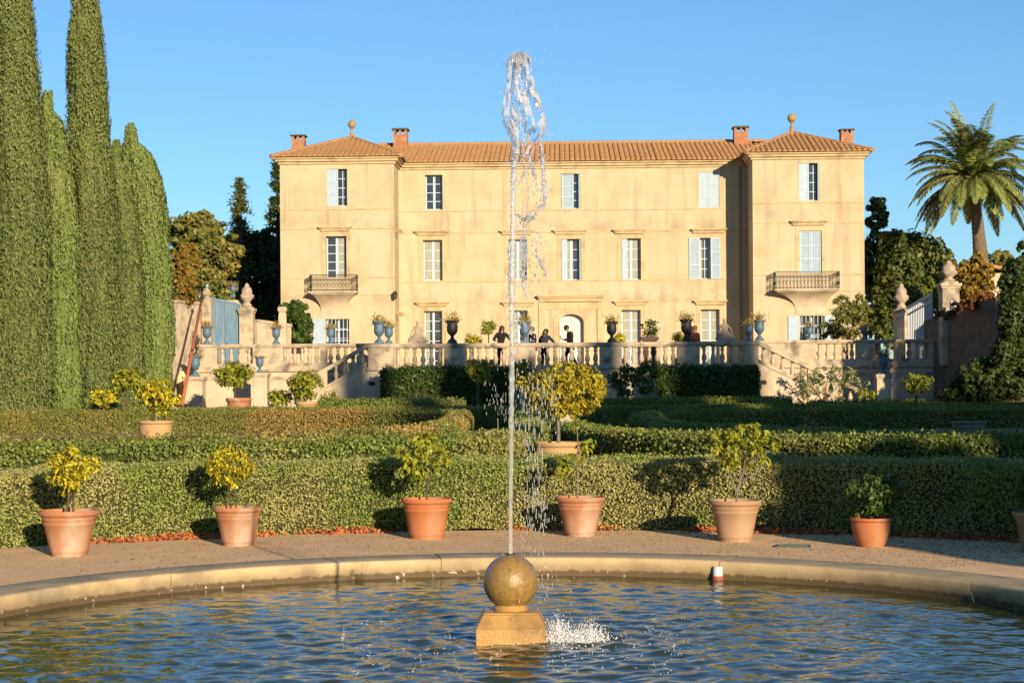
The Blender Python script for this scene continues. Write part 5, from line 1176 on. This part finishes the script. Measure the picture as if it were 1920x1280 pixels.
# ------------------------------------------------------------------ trees
CYP_O = leafmat('cypress_spray_olive', [(.052,.066,.024),(.076,.09,.03),(.11,.118,.042),(.04,.05,.018),(.14,.115,.05)], [(.085,.10,.03),(.13,.14,.042)], .22, .6, .2, .6, (.48,.62), gain=1.8)
CYP_G = leafmat('cypress_spray_green', [(.075,.092,.032),(.10,.12,.04),(.135,.148,.05),(.055,.07,.026)], [(.15,.155,.05),(.10,.105,.035)], .25, .6, .2, .6, (.48,.62), gain=1.75)
def cypress(label, prof, Y, m, seed, n=26000, size=.34, rough=.16, shaggy=.5):
    """prof: (px centre, py, half width px) from the bottom up"""
    rg = np.random.default_rng(seed); p0 = at(prof[0][0], prof[0][1], Y); root = thing('cypress', label, 'tree', (p0.x, Y, 0), group='tall cypresses on the left')
    zs = np.array([at(p[0],p[1],Y).z for p in prof]); xs = np.array([at(p[0],p[1],Y).x - p0.x for p in prof]); rs = np.array([p[2]*Y/F for p in prof])
    zs[0] = 0
    # core
    K = 40; A = np.linspace(0, 2*np.pi, K, endpoint=False); zz = np.linspace(0, zs[-1]*.985, 60); V = []
    for z in zz:
        r = np.interp(z, zs, rs)*.60; x = np.interp(z, zs, xs); V.append(np.stack([x+r*np.cos(A), r*np.sin(A), np.full(K,z)], 1))
    V = np.concatenate(V); I = np.arange(60*K).reshape(60,K); J = np.roll(I,-1,1); Q = np.stack([I[:-1],J[:-1],J[1:],I[1:]],-1).reshape(-1,4)
    ce = V - np.stack([np.interp(V[:,2],zs,xs), V[:,1]*0, V[:,2]],1); V = V + ce*((vnoise(V+seed, 1.1)-.5)*.5)[:,None]
    npmesh('shade_core', V, Q, TWIG_SHADE, root); parts = []  # dark column behind the sprays, inner shade put into its colour
    # upright plumes standing out from the column, each a spindle of short sprays
    zc = np.linspace(0, zs[-1], 400); rc = np.interp(zc, zs, rs); cdf = np.cumsum(rc+.10); cdf /= cdf[-1]
    ns_ = int(zs[-1]*rs.max()*17); zb = np.interp(rg.random(ns_), cdf, zc); ab = rg.uniform(0, 2*np.pi, ns_); lb = rg.uniform(1.3, 3.2, ns_)
    zb = np.minimum(zb, zs[-1]-lb*.75); i = rg.integers(0, ns_, n); t = rg.random(n)**.8
    z = zb[i] + lb[i]*t; r0 = np.interp(z, zs, rs); rb_ = np.interp(zb[i], zs, rs); x0 = np.interp(z, zs, xs)
    rax = np.minimum(np.maximum(r0, .04), rb_)*.83 + .06*t + (rg.random(ns_)[i]-.5)*rough*.5
    wd = .30*np.sqrt(np.clip(rs.max(), .4, 1.2))*np.sin(np.pi*np.clip(t*.80+.14, 0, 1))*(1-.5*t); q = rg.uniform(0, 2*np.pi, n); qr = np.sqrt(rg.random(n))*wd
    er = np.stack([np.cos(ab[i]), np.sin(ab[i]), 0*z], 1); et = np.stack([-np.sin(ab[i]), np.cos(ab[i]), 0*z], 1); o_ = er*(np.cos(q)*qr)[:,None] + et*(np.sin(q)*qr)[:,None]
    P_ = er*rax[:,None] + o_ + np.stack([x0, 0*z, z], 1)
    # and an even skin between the plumes
    hs = n//2; zu = np.interp(rg.random(hs), cdf, zc); au = rg.uniform(0, 2*np.pi, hs); ru = np.interp(zu, zs, rs)*.82 - np.abs(rg.normal(0,.10,hs)); ru = np.maximum(ru, .02)
    er[:hs] = np.stack([np.cos(au), np.sin(au), 0*zu], 1); o_[:hs] = er[:hs]*.15; P_[:hs] = er[:hs]*ru[:,None] + np.stack([np.interp(zu,zs,xs), 0*zu, zu], 1)
    D = unit(o_+1e-6)*.45 + er*.15 + np.array([0,0,1.0]); lv = leaf_arrays(P_, unit(o_+1e-6) + er*.4 + np.array([0,0,.1]), size, rg, .30, .55, D, shaggy*.8, .45)
    parts.append(lv); V, Q = join(parts); npmesh('foliage', V, Q, m, root)
    t_ = MB(); t_.tube([(0,0,0),(0,0,zs[-1]*.5),(np.interp(zs[-1]*.9,zs,xs),0,zs[-1]*.9)], [.22,.14,.03], 8); t_.build('trunk', BARK, root, smooth=True)
    return root
cypress('broad cypress at the left edge, cut off by the top of the picture', [(30,800,72),(34,700,66),(38,560,58),(40,420,54),(34,280,50),(28,150,44),(22,40,38),(20,-60,30),(20,-200,16),(20,-260,3)], 66, CYP_O, 1, 210000, .135, .24)
cypress('shorter pointed cypress just right of the broad one at the edge', [(120,800,36),(121,700,37),(121,560,37),(116,440,36),(104,340,34),(96,270,28),(92,230,20),(88,208,5)], 68, CYP_G, 2, 120000, .14, .24)
cypress('tallest slender cypress, second tall spire from the left, reaching the top of the picture', [(182,800,46),(183,700,46),(184,560,44),(178,420,42),(166,280,38),(162,160,35),(160,60,28),(160,0,22),(160,-60,12),(160,-100,2)], 68.5, CYP_O, 3, 210000, .13, .22)
cypress('narrow cypress squeezed between the tallest one and the rounded one', [(238,800,30),(240,700,30),(240,560,27),(234,440,24),(226,360,19),(220,320,12),(218,300,3)], 70, CYP_O, 4, 95000, .135, .22)
cypress('rounded bright green cypress at the right end of the row', [(283,800,38),(284,700,40),(286,600,39),(282,500,39),(272,410,40),(262,340,40),(252,295,30),(248,278,18),(246,268,5)], 71.5, CYP_G, 5, 165000, .14, .24)
cypress('sliver of a bright green cypress at the extreme left edge', [(-34,800,40),(-34,650,42),(-34,560,40),(-36,480,28),(-38,420,4)], 65, CYP_G, 6, 55000, .14, .22)
TR_OL = leafmat('olive_crown', [(.07,.075,.022),(.11,.105,.03),(.15,.13,.035),(.045,.05,.016)], [(.22,.14,.03),(.27,.17,.04)], .35, .5, .2, .5, (.54,.66), gain=1.35)
TR_DK = leafmat('dark_evergreen', [(.028,.042,.014),(.045,.06,.018),(.065,.08,.022),(.02,.03,.011)], trans=.15)
TR_PN = leafmat('pine_crown', [(.055,.07,.02),(.085,.095,.025),(.12,.12,.03),(.04,.05,.016)], trans=.15)
TR_OR = leafmat('autumn_crown', [(.26,.13,.03),(.32,.17,.035),(.18,.12,.03),(.10,.10,.025),(.36,.17,.03)], trans=.25)
TR_RED = leafmat('red_creeper', [(.24,.06,.025),(.30,.09,.03),(.16,.06,.025),(.10,.07,.025)], trans=.2)
def ptree(label, Y, clumps, size, m, seed, px, trunk_r=.22, name='tree', cat='tree', group=None, ptop=None, base=0.0):
    """clumps: (px, py, rx, ry, sub clumps, leaves per clump)"""
    b = at(px, 700, Y); root = thing(name, label, cat, (b.x, Y, base), group=group); s = Y/F; out = []
    for i, (cx, cy, rx, ry, nc, nl) in enumerate(clumps): out += ellclumps(cx, cy, rx, ry, nc, max(5, min(rx,ry)*.34), nl, seed*7+i, s=s, shell=.45)
    foliage(root, out, size, m, seed, .5, .1)
    if trunk_r:
        cx, cy = clumps[0][0], clumps[0][1]; q = lpt(root, cx, cy); t_ = MB(); t_.tube([(0,0,0),(q.x*.3,0,q.z*.5),(q.x,0,q.z)], [trunk_r, trunk_r*.7, trunk_r*.3], 8)
        for c in clumps[1:3]: e_ = lpt(root, c[0], c[1]); t_.tube([(q.x*.3,0,q.z*.5), e_.lerp(q,.3), e_], [trunk_r*.5, trunk_r*.35, trunk_r*.15], 7)
        t_.build('trunk', BARK, root, smooth=True)
    return root
ptree('loose olive green tree with orange patches behind the blue gate', 84, [(365,450,55,45,60,60),(350,510,42,48,44,60),(405,480,34,50,40,55),(378,425,34,26,24,50),(345,555,26,30,20,40),(400,540,26,25,18,40),(420,470,30,40,30,50),(415,560,28,40,26,50)], .30, TR_OL, 51, 370)
ptree('orange leaved bush leaning over the rough left wall', 77, [(340,505,26,36,36,55),(358,480,22,24,22,45),(350,545,24,26,20,40)], .22, TR_OR, 52, 345, .1, 'bush')
ptree('big dark evergreen mass in deep shade left of the chateau', 99, [(478,520,52,88,110,60),(452,480,30,50,40,55),(505,480,22,60,40,55),(480,600,60,50,40,60)], .34, TR_DK, 53, 478, .3)
def conifer(label, Y, px, pyt, pyb, rpx, m, seed, n=9000, size=.30):
    b = at(px, pyb, Y); zt = at(px, pyt, Y).z; root = thing('conifer', label, 'tree', (b.x, Y, 0)); rg = np.random.default_rng(seed); s = Y/F; zb = b.z
    t_ = MB(); t_.tube([(0,0,0),(0,0,zb),(0,0,zt)], [.25,.2,.02], 8); t_.build('trunk', BARK, root, smooth=True)
    parts = []; lev = 17
    for i in range(lev):
        u_ = (i+rg.uniform(-.3,.3))/lev; z = zb+(zt-zb)*u_; L = rpx*s*(1-u_)**.95*rg.uniform(.55,1.35)+.12
        for k in range(rg.integers(3,6)):
            a = rg.uniform(0,6.28); c = int(n/lev/6); q = rg.random(c)**.7; d = np.array([math.cos(a), math.sin(a), .25]); L2 = L*rg.uniform(.55,1.15)
            P_ = np.outer(q*L2, d) + np.array([0,0,z]) + rg.normal(0,.09,(c,3))*(.4+q[:,None]); P_[:,2] -= .25*q*q*L2; parts.append(leaf_arrays(P_, rg.normal(0,1,(c,3))+np.array([0,0,.5]), size, rg, .28, .5, np.tile(d+np.array([0,0,.3]),(c,1)), .6))
    V, Q = join(parts); npmesh('foliage', V, Q, m, root); return root
conifer('small spiky conifer standing above the olive green tree on the left', 98, 450, 333, 470, 27, TR_PN, 54, 3600, .24)
conifer('tall ragged conifer half hidden behind the left corner of the chateau', 104, 522, 296, 560, 48, TR_DK, 55, 12000, .30)
ptree('rounded holm oak with an olive green crown right of the chateau', 96, [(1715,490,62,58,90,60),(1690,530,50,50,50,55),(1750,510,38,50,44,50),(1680,460,30,30,24,50),(1700,560,60,40,40,50)], .32, TR_PN, 56, 1705, .3)
ptree('dark tree close against the right flank of the chateau', 101, [(1645,500,34,70,70,55),(1645,405,20,34,34,40),(1640,580,34,50,40,50)], .30, TR_DK, 57, 1645, .25)
ptree('orange brown autumn bush under the palm trunk', 84, [(1815,530,44,38,50,50),(1840,500,30,26,22,40),(1785,520,22,26,18,40)], .24, TR_OR, 58, 1815, .12, 'bush')
ptree('pale thin tree right of the palm trunk beside the little house', 120, [(1876,488,26,24,26,40)], .30, TR_OL, 59, 1876, .12)
ptree('tall dark evergreen at the right edge of the picture', 66, [(1912,560,40,80,110,90),(1908,640,36,60,80,70),(1925,480,16,36,30,50),(1890,700,50,50,60,70)], .19, TR_DK, 60, 1912, .25)
ptree('dark shaded shrubs under the right wall', 65, [(1840,715,52,36,50,50),(1800,735,36,24,24,40),(1890,690,40,50,40,45)], .20, TR_DK, 61, 1840, 0, 'shrub', 'shrub')
ptree('loose yellowish bush growing on the terrace before the right tower window', 78.5, [(1590,605,38,34,50,46),(1560,622,26,18,20,36),(1612,580,22,26,20,36),(1580,570,20,20,10,24)], .16, TR_OL, 62, 1588, .07, 'bush', 'bush', base=TZ)
ptree('clipped ivy bush against the left corner of the chateau', 85.5, [(560,605,25,38,60,60),(545,585,18,22,26,50),(566,630,20,20,20,50)], .20, LF_GRN, 63, 560, 0, 'ivy_bush', 'bush', base=TZ)
ptree('pale climbing roses sprawling over the right stair wall', 71.6, [(1515,715,36,26,22,20),(1568,705,44,24,28,22),(1600,722,28,20,14,18),(1545,742,54,14,10,16)], .12, leafmat('rose_leaf', [(.22,.21,.08),(.30,.26,.12),(.13,.14,.05),(.44,.38,.25)], trans=.2), 64, 1555, .04, 'climbing_rose', 'climbing plant')
ptree('small bright green shrub at the foot of the right stair pedestal', 69, [(1622,740,18,11,14,26)], .13, LF_YG, 65, 1622, 0, 'shrub', 'shrub')
ptree('dark green foliage seen through the bars of the pale gate', 88, [(1722,600,36,48,44,50),(1750,590,30,40,30,50),(1668,605,34,46,44,50),(1700,570,40,40,40,50)], .26, TR_PN, 67, 1722, .1, 'bush', 'bush', base=TZ)
# palm
def palm(label, Y):
    b = at(1848, 700, Y); root = thing('palm_tree', label, 'tree', (b.x, Y, 0)); L_ = lambda px, py: lpt(root, px, py)
    P_ = [Vector((0,0,0)), L_(1840,495), L_(1835,440), L_(1830,390), L_(1826,345)]; rg = random.Random(9); T = MB(); pts_ = []; rr = []
    for (a, b2, r0, r1) in zip(P_[:-1], P_[1:], (18,14.5,12,10.5), (14.5,12,10.5,9.5)):
        for i in range(12): u_ = i/12; pts_.append(a.lerp(b2,u_)); rr.append((r0+(r1-r0)*u_)*Y/F*(1.03 if i % 2 else .96))
    T.tube(pts_, rr, 16); T.build('trunk', mat('palm_bark', (.24,.185,.13), (.15,.115,.08), .95, 9, .03, 30), root, smooth=True)
    C = L_(1825, 335); g = np.random.default_rng(10); parts_ = []; ribs = MB()
    for k in range(92):
        a = g.uniform(0, 6.283); el = math.asin(min(.99, g.uniform(-.42, 1.0))) ; Lf = g.uniform(3.1, 4.2)*(1.08 if el > .9 else 1.0)*Y/92; n_ = 22
        d = Vector((math.cos(a)*math.cos(el), math.sin(a)*math.cos(el), math.sin(el))); p = C + Vector((g.normal(0,.12), g.normal(0,.12), g.uniform(-.1,.25))); line = [p]
        for i in range(n_):
            d = (d + Vector((0,0,-.070*(.25+i/n_*1.6)))).normalized(); p = p + d*Lf/n_; line.append(p)
        ribs.tube(line, [.045*(1-i/(n_+1))+.008 for i in range(n_+1)], 5)
        A = np.array(line); Tn = np.gradient(A, axis=0); Tn = unit(Tn); mm = 74; u_ = np.linspace(.10, .995, mm); ii = u_*n_; i0 = np.minimum(ii.astype(int), n_-1); f_ = (ii-i0)[:,None]
        pos = A[i0]*(1-f_)+A[i0+1]*f_; tt = Tn[i0]; up = np.array([0,0,1.]); sd_ = unit(np.cross(tt, up)+1e-4)
        ll = .62*np.sin(np.pi*np.clip(u_*.86+.13,0,1))**.7*(Y/92)
        for sg in (-1,1):
            D = unit(sd_*sg*.75 + tt*.62 + np.array([0,0,-.30]) + g.normal(0,.10,(mm,3))); e_ = pos + D*ll[:,None]; e_[:,2] -= .10*ll
            nr = unit(np.cross(D, tt)); wv = np.cross(D, nr)*.030*Y/92; mid_ = pos + D*ll[:,None]*.45
            parts_.append((np.stack([pos, mid_+wv, e_, mid_-wv], 1).reshape(-1,3), np.arange(4*mm).reshape(-1,4)))
    V, Q = join(parts_); npmesh('fronds', V, Q, leafmat('palm_leaflet', [(.10,.115,.035),(.15,.16,.05),(.20,.20,.075),(.07,.085,.03)], trans=.2, rough=.35, gain=1.5), root)
    ribs.build('frond_ribs', mat('palm_rib', (.26,.22,.09), (.2,.16,.06), .6, 6), root, smooth=True)
    return root
palm('tall palm with a thick trunk and arching feathery fronds right of the chateau', 92)

# ------------------------------------------------------------------ side walls, gates, little house
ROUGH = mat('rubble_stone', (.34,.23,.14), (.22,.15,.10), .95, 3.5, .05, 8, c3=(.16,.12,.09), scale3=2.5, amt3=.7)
ROUGH_P = mat('pale_rubble_stone', (.80,.66,.47), (.64,.52,.37), .95, 3.5, .02, 8, c3=(.26,.20,.14), scale3=2.5, amt3=.6)
def slab(name, label, cat, p, q, zb, zt0, zt1, th, m, part='masonry', cap=None):
    """upright wall from p to q (ground points), top sloping from zt0 to zt1"""
    p = Vector((p[0],p[1],0)); q = Vector((q[0],q[1],0)); c = (p+q)/2; root = thing(name, label, cat, (c.x, c.y, 0)); d = (q-p); L = d.length; d.normalize(); s_ = Vector((-d.y, d.x, 0))*th/2; n_ = max(2, int(L/.5)); rg = random.Random(3); V = []; 
    mb = MB(); rows = 8
    for side in (1,-1):
        vs = []
        for i in range(n_+1):
            for j in range(rows+1):
                u_ = i/n_; z = zb + (zt0+(zt1-zt0)*u_-zb)*j/rows + (rg.uniform(-.06,.06) if j == rows and side > 0 else 0); o = p + d*L*u_ + s_*side - c; vs.append((o.x+rg.uniform(-.02,.02), o.y+rg.uniform(-.02,.02), z))
        fs = [(i*(rows+1)+j, (i+1)*(rows+1)+j, (i+1)*(rows+1)+j+1, i*(rows+1)+j+1) for i in range(n_) for j in range(rows)]; mb.add(vs, fs)
    N = (n_+1)*(rows+1); mb.f += [(i*(rows+1)+rows, (i+1)*(rows+1)+rows, N+(i+1)*(rows+1)+rows, N+i*(rows+1)+rows) for i in range(n_)]
    mb.f += [(j, j+1, N+j+1, N+j) for j in range(rows)] + [(n_*(rows+1)+j, n_*(rows+1)+j+1, N+n_*(rows+1)+j+1, N+n_*(rows+1)+j) for j in range(rows)]
    mb.build(part, m, root)
    if cap:
        k = MB(); a = p - c; b = q - c; k.bar((a.x,a.y,zt0+.04),(b.x,b.y,zt1+.04), th+.12, .12); k.build('coping', cap, root)
    return root
a = at(308, 620, 75.4); b = at(386, 600, 79.5)
lw = slab('stone_wall', 'rough stone side wall behind the red pole on the left', 'wall', (a.x,a.y), (b.x,b.y), 0, at(316,566,75.4).z, at(386,572,79.5).z, .5, ROUGH_P, cap=STONE)
p0 = at(341, 760, 72.0); p1 = at(378, 562, 75.9); rp_ = thing('leaning_pole', 'long rust red pole leaning against the rough stone wall on the left', 'pole', (p0.x, p0.y, max(0,p0.z)))
m = MB(); m.tube([Vector((0,0,0)), (p1-p0)*.5, p1-p0], [.075,.065,.055], 10); m.build('shaft', RED, rp_, smooth=True)
m = MB(); m.tube([(p1-p0)*.985, (p1-p0)*1.01], [.08,.08], 10); m.tube([(p1-p0)*.49, (p1-p0)*.51], [.075,.075], 10); m.build('joint', IRON, rp_, smooth=True)
def gate_pier(label, px, wpx, pyt, pyf, Y, mt=STONE, kind=0, base=TZ):
    c = at(px, pyt, Y); w_ = wpx/2*Y/F; root = thing('gate_pier', label, 'pier', (c.x, Y, base)); h = c.z-base; zf = at(px,pyf,Y).z - base
    m = MB(); m.box(-w_,w_,-w_,w_,0,h-.3); m.build('shaft', mt, root, bevel=.015)
    m = MB(); m.box(-w_*1.12,w_*1.12,-w_*1.12,w_*1.12,h-.3,h-.2); m.box(-w_*1.25,w_*1.25,-w_*1.25,w_*1.25,h-.2,h-.08); m.box(-w_*.9,w_*.9,-w_*.9,w_*.9,h-.08,h); m.build('cap', mt, root, bevel=.015)
    k = (zf-h); m = MB(); m.lathe([(.62*w_,h),(.70*w_,h+k*.08),(.42*w_,h+k*.16),(.50*w_,h+k*.22),(.95*w_,h+k*.36),(1.0*w_,h+k*.46),(.72*w_,h+k*.56),(.80*w_,h+k*.64),(.66*w_,h+k*.76),(.30*w_,h+k*.84),(.36*w_,h+k*.9),(.01,h+k)], (0,0,0), 24, lump=lambda a_, z: 1+.16*math.sin(6*a_+z*14)*math.sin(z*23)**2); m.build('finial', STAT, root, smooth=True)
    return root
YG = 80
gate_pier('stone gate pier with a carved finial right of the blue gate', 463, 26, 575, 530, YG)
gate_pier('slimmer stone pier left of the blue gate, half behind the orange bush', 388, 18, 560, 538, YG-1.5)
gl, gt = at(391, 640, YG-1.2), at(391, 559, YG-1.2); g2, g3 = at(452, 640, YG), at(452, 571, YG)
gate = thing('blue_gate', 'tall blue panelled gate between stone piers at the left end of the terrace', 'gate', ((gl.x+g2.x)/2, YG-.6, TZ), math.atan2(1.2, g2.x-gl.x)); W_ = math.hypot(g2.x-gl.x, 1.2)/2-.04
ztl, ztr = gt.z-TZ, g3.z-TZ
for s in (-1,1):
    xa, xb = (-W_, -.01) if s < 0 else (.01, W_); zl_ = ztl if s < 0 else (ztl+ztr)/2; zr_ = (ztl+ztr)/2 if s < 0 else ztr; m = MB(); n_ = 7
    for i in range(n_):
        u0, u1 = xa+(xb-xa)*i/n_, xa+(xb-xa)*(i+1)/n_; z0_, z1_ = zl_+(zr_-zl_)*i/n_, zl_+(zr_-zl_)*(i+1)/n_; m.prism([(u0+.006,.06),(u1-.006,.06),(u1-.006,z1_-.02),(u0+.006,z0_-.02)], -.02, .02)
    lf = m.build('gate_leaf', GATEB, gate); f_ = MB()
    for zz in (.25, 1.15): f_.box(xa, xb, -.045, -.021, zz, zz+.14)
    f_.bar((xa,-.03,zl_),(xb,-.03,zr_),.06,.10); f_.build('gate_rail', GATEB, lf)
m = MB(); m.box(.03,.08,-.07,-.046,1.05,1.25); m.build('handle', IRON, gate)
xx = at(437, 560, YG); w_ = urn_px
ur = urn('blue urn standing on the wall top beside the left gate pier', B.x(437, -9.5, 550), -9.5, at(437,556,79.6).z, .50, BLUE, True, 31)
a = at(420, 565, YG+.4); b = at(456, 565, YG+.4)
slab('gate_wall', 'short wall behind the blue gate carrying an urn', 'wall', (a.x, YG+.5), (b.x, YG+.5), TZ, at(437,562,YG).z, at(437,562,YG).z, .4, STONE)
a = at(476, 610, YG+1); b = at(540, 610, YG+3)
slab('low_wall', 'low pale stone wall between the left gate pier and the ivy bush', 'wall', (a.x,a.y), (b.x,b.y), TZ, at(476,603,YG+1).z, at(540,612,YG+3).z, .4, STONE_P, cap=STONE)
c = at(530, 640, YG+1.5); sp = thing('stone_pillar', 'tapering stone pillar in front of the ivy bush by the left tower', 'pillar', (c.x, YG+1.5, TZ)); h = at(530,575,YG+1.5).z-TZ
m = MB(); m.lathe([(.36,0),(.36,.25),(.30,.3),(.24,h-.45),(.20,h-.25),(.27,h-.2),(.29,h-.1),(.25,h)], (0,0,0), 4, a0=R(45), a1=R(405)); m.build('shaft', STONE_P, sp, bevel=.02)
# right side
gate_pier('stone gate pier with a carved finial left of the pale barred gate', 1690, 26, 578, 530, 79.0)
gp = gate_pier('stone gate pier with a carved finial and a small white plate under the palm', 1779, 32, 528, 488, 74.0)
m = MB(); m.box(-.02+.0,.32,-.42,-.39,at(1779,580,74).z-TZ-.62,at(1779,552,74).z-TZ-.3); m.build('white_plate', PLASTIC, gp)
g0, g1 = at(1703, 640, 78.4), at(1748, 640, 75.4); za, zb_ = at(1703,577,78.4).z-TZ, at(1748,551,75.4).z-TZ; dv = g1-g0; Lg = math.hypot(dv.x, dv.y)
pg = thing('barred_gate', 'pale grey blue barred gate with a sloping top at the right end of the terrace', 'gate', (g0.x, g0.y, TZ), math.atan2(dv.y, dv.x)); m = MB(); nb = 14
for i in range(nb+1): u_ = i/nb; m.box(Lg*u_-.022, Lg*u_+.022, -.022, .022, .05, za+(zb_-za)*u_)
m.build('bars', GATEW, pg); m = MB(); m.bar((0,0,za),(Lg,0,zb_),.08,.12); m.bar((0,0,za-.3),(Lg,0,zb_-.3),.05,.08); m.bar((0,0,.12),(Lg,0,.12),.06,.14); m.bar((0,0,1.1),(Lg,0,1.1),.05,.08); m.build('gate_frame', GATEW, pg)
m = MB(); m.box(.05, Lg*.45, -.012, .012, .14, 1.0); m.build('kick_panel', GATEW, pg)
a = at(1745, 620, 76.0); b = at(1880, 560, 69.5)
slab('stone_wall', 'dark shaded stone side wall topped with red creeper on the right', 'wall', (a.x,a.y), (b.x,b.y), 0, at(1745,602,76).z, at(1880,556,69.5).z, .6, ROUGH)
ptree('red creeper trailing along the top of the shaded right wall', 71, [(1850,556,36,9,26,40),(1810,572,30,9,20,36),(1775,590,26,9,16,30),(1872,580,20,20,14,30)], .15, TR_RED, 66, 1840, 0, 'creeper', 'climbing plant')
hb = at(1866, 640, 112); lh = thing('small_house', 'corner of a small ochre house with a tiled roof behind the palm', 'house', (hb.x, 112, 0)); z1 = at(1866,512,112).z
m = MB(); m.box(-1.0, 4, 0, 6, 0, z1); m.build('wall', WALL, lh)
m = MB(); zr_ = at(1850,494,112).z; m.prism([(-1.4,zr_+.15),(-1.4,zr_),(2.2,z1-.25),(4.4,z1-.7),(4.4,z1-.5)], -.5, 6.5); m.build('roof', TILE, lh)

# ------------------------------------------------------------------ trees standing behind the photographer, whose long shadows cross the garden
SH = leafmat('far_tree_leaf', [(.05,.06,.02),(.08,.085,.025)], trans=.1)
def s2x(s, Y): return (s - math.sin(SUN_AZ)*Y)/math.cos(SUN_AZ)
belt = []; rgb = np.random.default_rng(77)
TE = math.tan(SUN_EL)
def caster(s0, s1, Yc, Yref, ztop, ragged=.5, step=1.1, cone=0.0):
    n_ = max(1, round((s1-s0)/step)); w_ = (s1-s0)/n_
    for i in range(n_):
        s = s0 + w_*(i+.5); yy = Yc + rgb.uniform(-1,1)*.6; h = ztop + ((Yref-yy)/math.cos(SUN_AZ))*TE + rgb.uniform(-ragged, ragged*.4); x = s2x(s, yy); r = w_*.56
        K = 10; rows = [(r,0),(r,h*.8),(r*.98,h*.95),(r*.9,h*.985),(r*.4,h)]; b = MB(); b.lathe(rows, (x,yy,0), K); belt.append((np.array(b.v), np.array([f for f in b.f if len(f) == 4])))
        m_ = 420; a_ = rgb.uniform(0,6.28,m_); z = h*(1-rgb.random(m_)**1.6*.75); rr2 = np.interp(z/h, [0,.8,.95,.985,1],[r,r,r*.98,r*.9,r*.4])*rgb.uniform(.85,1.12,m_)
        P_ = np.stack([x+rr2*np.cos(a_), yy+rr2*np.sin(a_), z], 1); belt.append(leaf_arrays(P_, rgb.normal(0,1,(m_,3)), .34, rgb, .5, 1))
def cs(px0, px1, Yc, Yref, ztop, *r):
    f_ = lambda px: ray(px, 690)[0]*Yref*math.cos(SUN_AZ) + Yref*math.sin(SUN_AZ)
    caster(f_(px0), f_(px1), Yc, Yref, ztop, *r)
caster(10.0, 13.9, 3.0, 20.0, .95, .4, .8)
caster(12.7, 15.9, 3.0, 27, .42, .5, .55)
caster(16.2, 19.3, -12, 46, .95, .5)
caster(19.4, 21.0, -12, 60, 1.0, .4)
cs(640, 698, -12, 73, 3.8, .05, 2.0)
cs(786, 1160, -12, 73, 2.5, .15); cs(786, 814, -13.6, 73, 3.5, .05); cs(832, 888, -13.6, 73, 3.9, .05, 2.0); cs(1000, 1050, -13.6, 73, 3.0, .1); cs(1098, 1162, -13.6, 73, 3.8, .1)
cs(1202, 1270, -13, 73, 2.5, .1); cs(1266, 1420, -13.6, 73, 3.9, .15)
caster(21.0, 24.2, -12, 65, .9, .2); caster(31.4, 33.4, -12, 62, .8, .2)
caster(37.2, 42.0, -12, 67, .7, .15)
cs(1694, 2500, -12, 74, 3.6, .3, 1.4)
V, Q = join(belt); tag(npmesh('tree_belt', V, Q, SH), 'belt of tall trees standing behind the photographer, shading the garden', 'trees', kind='stuff')
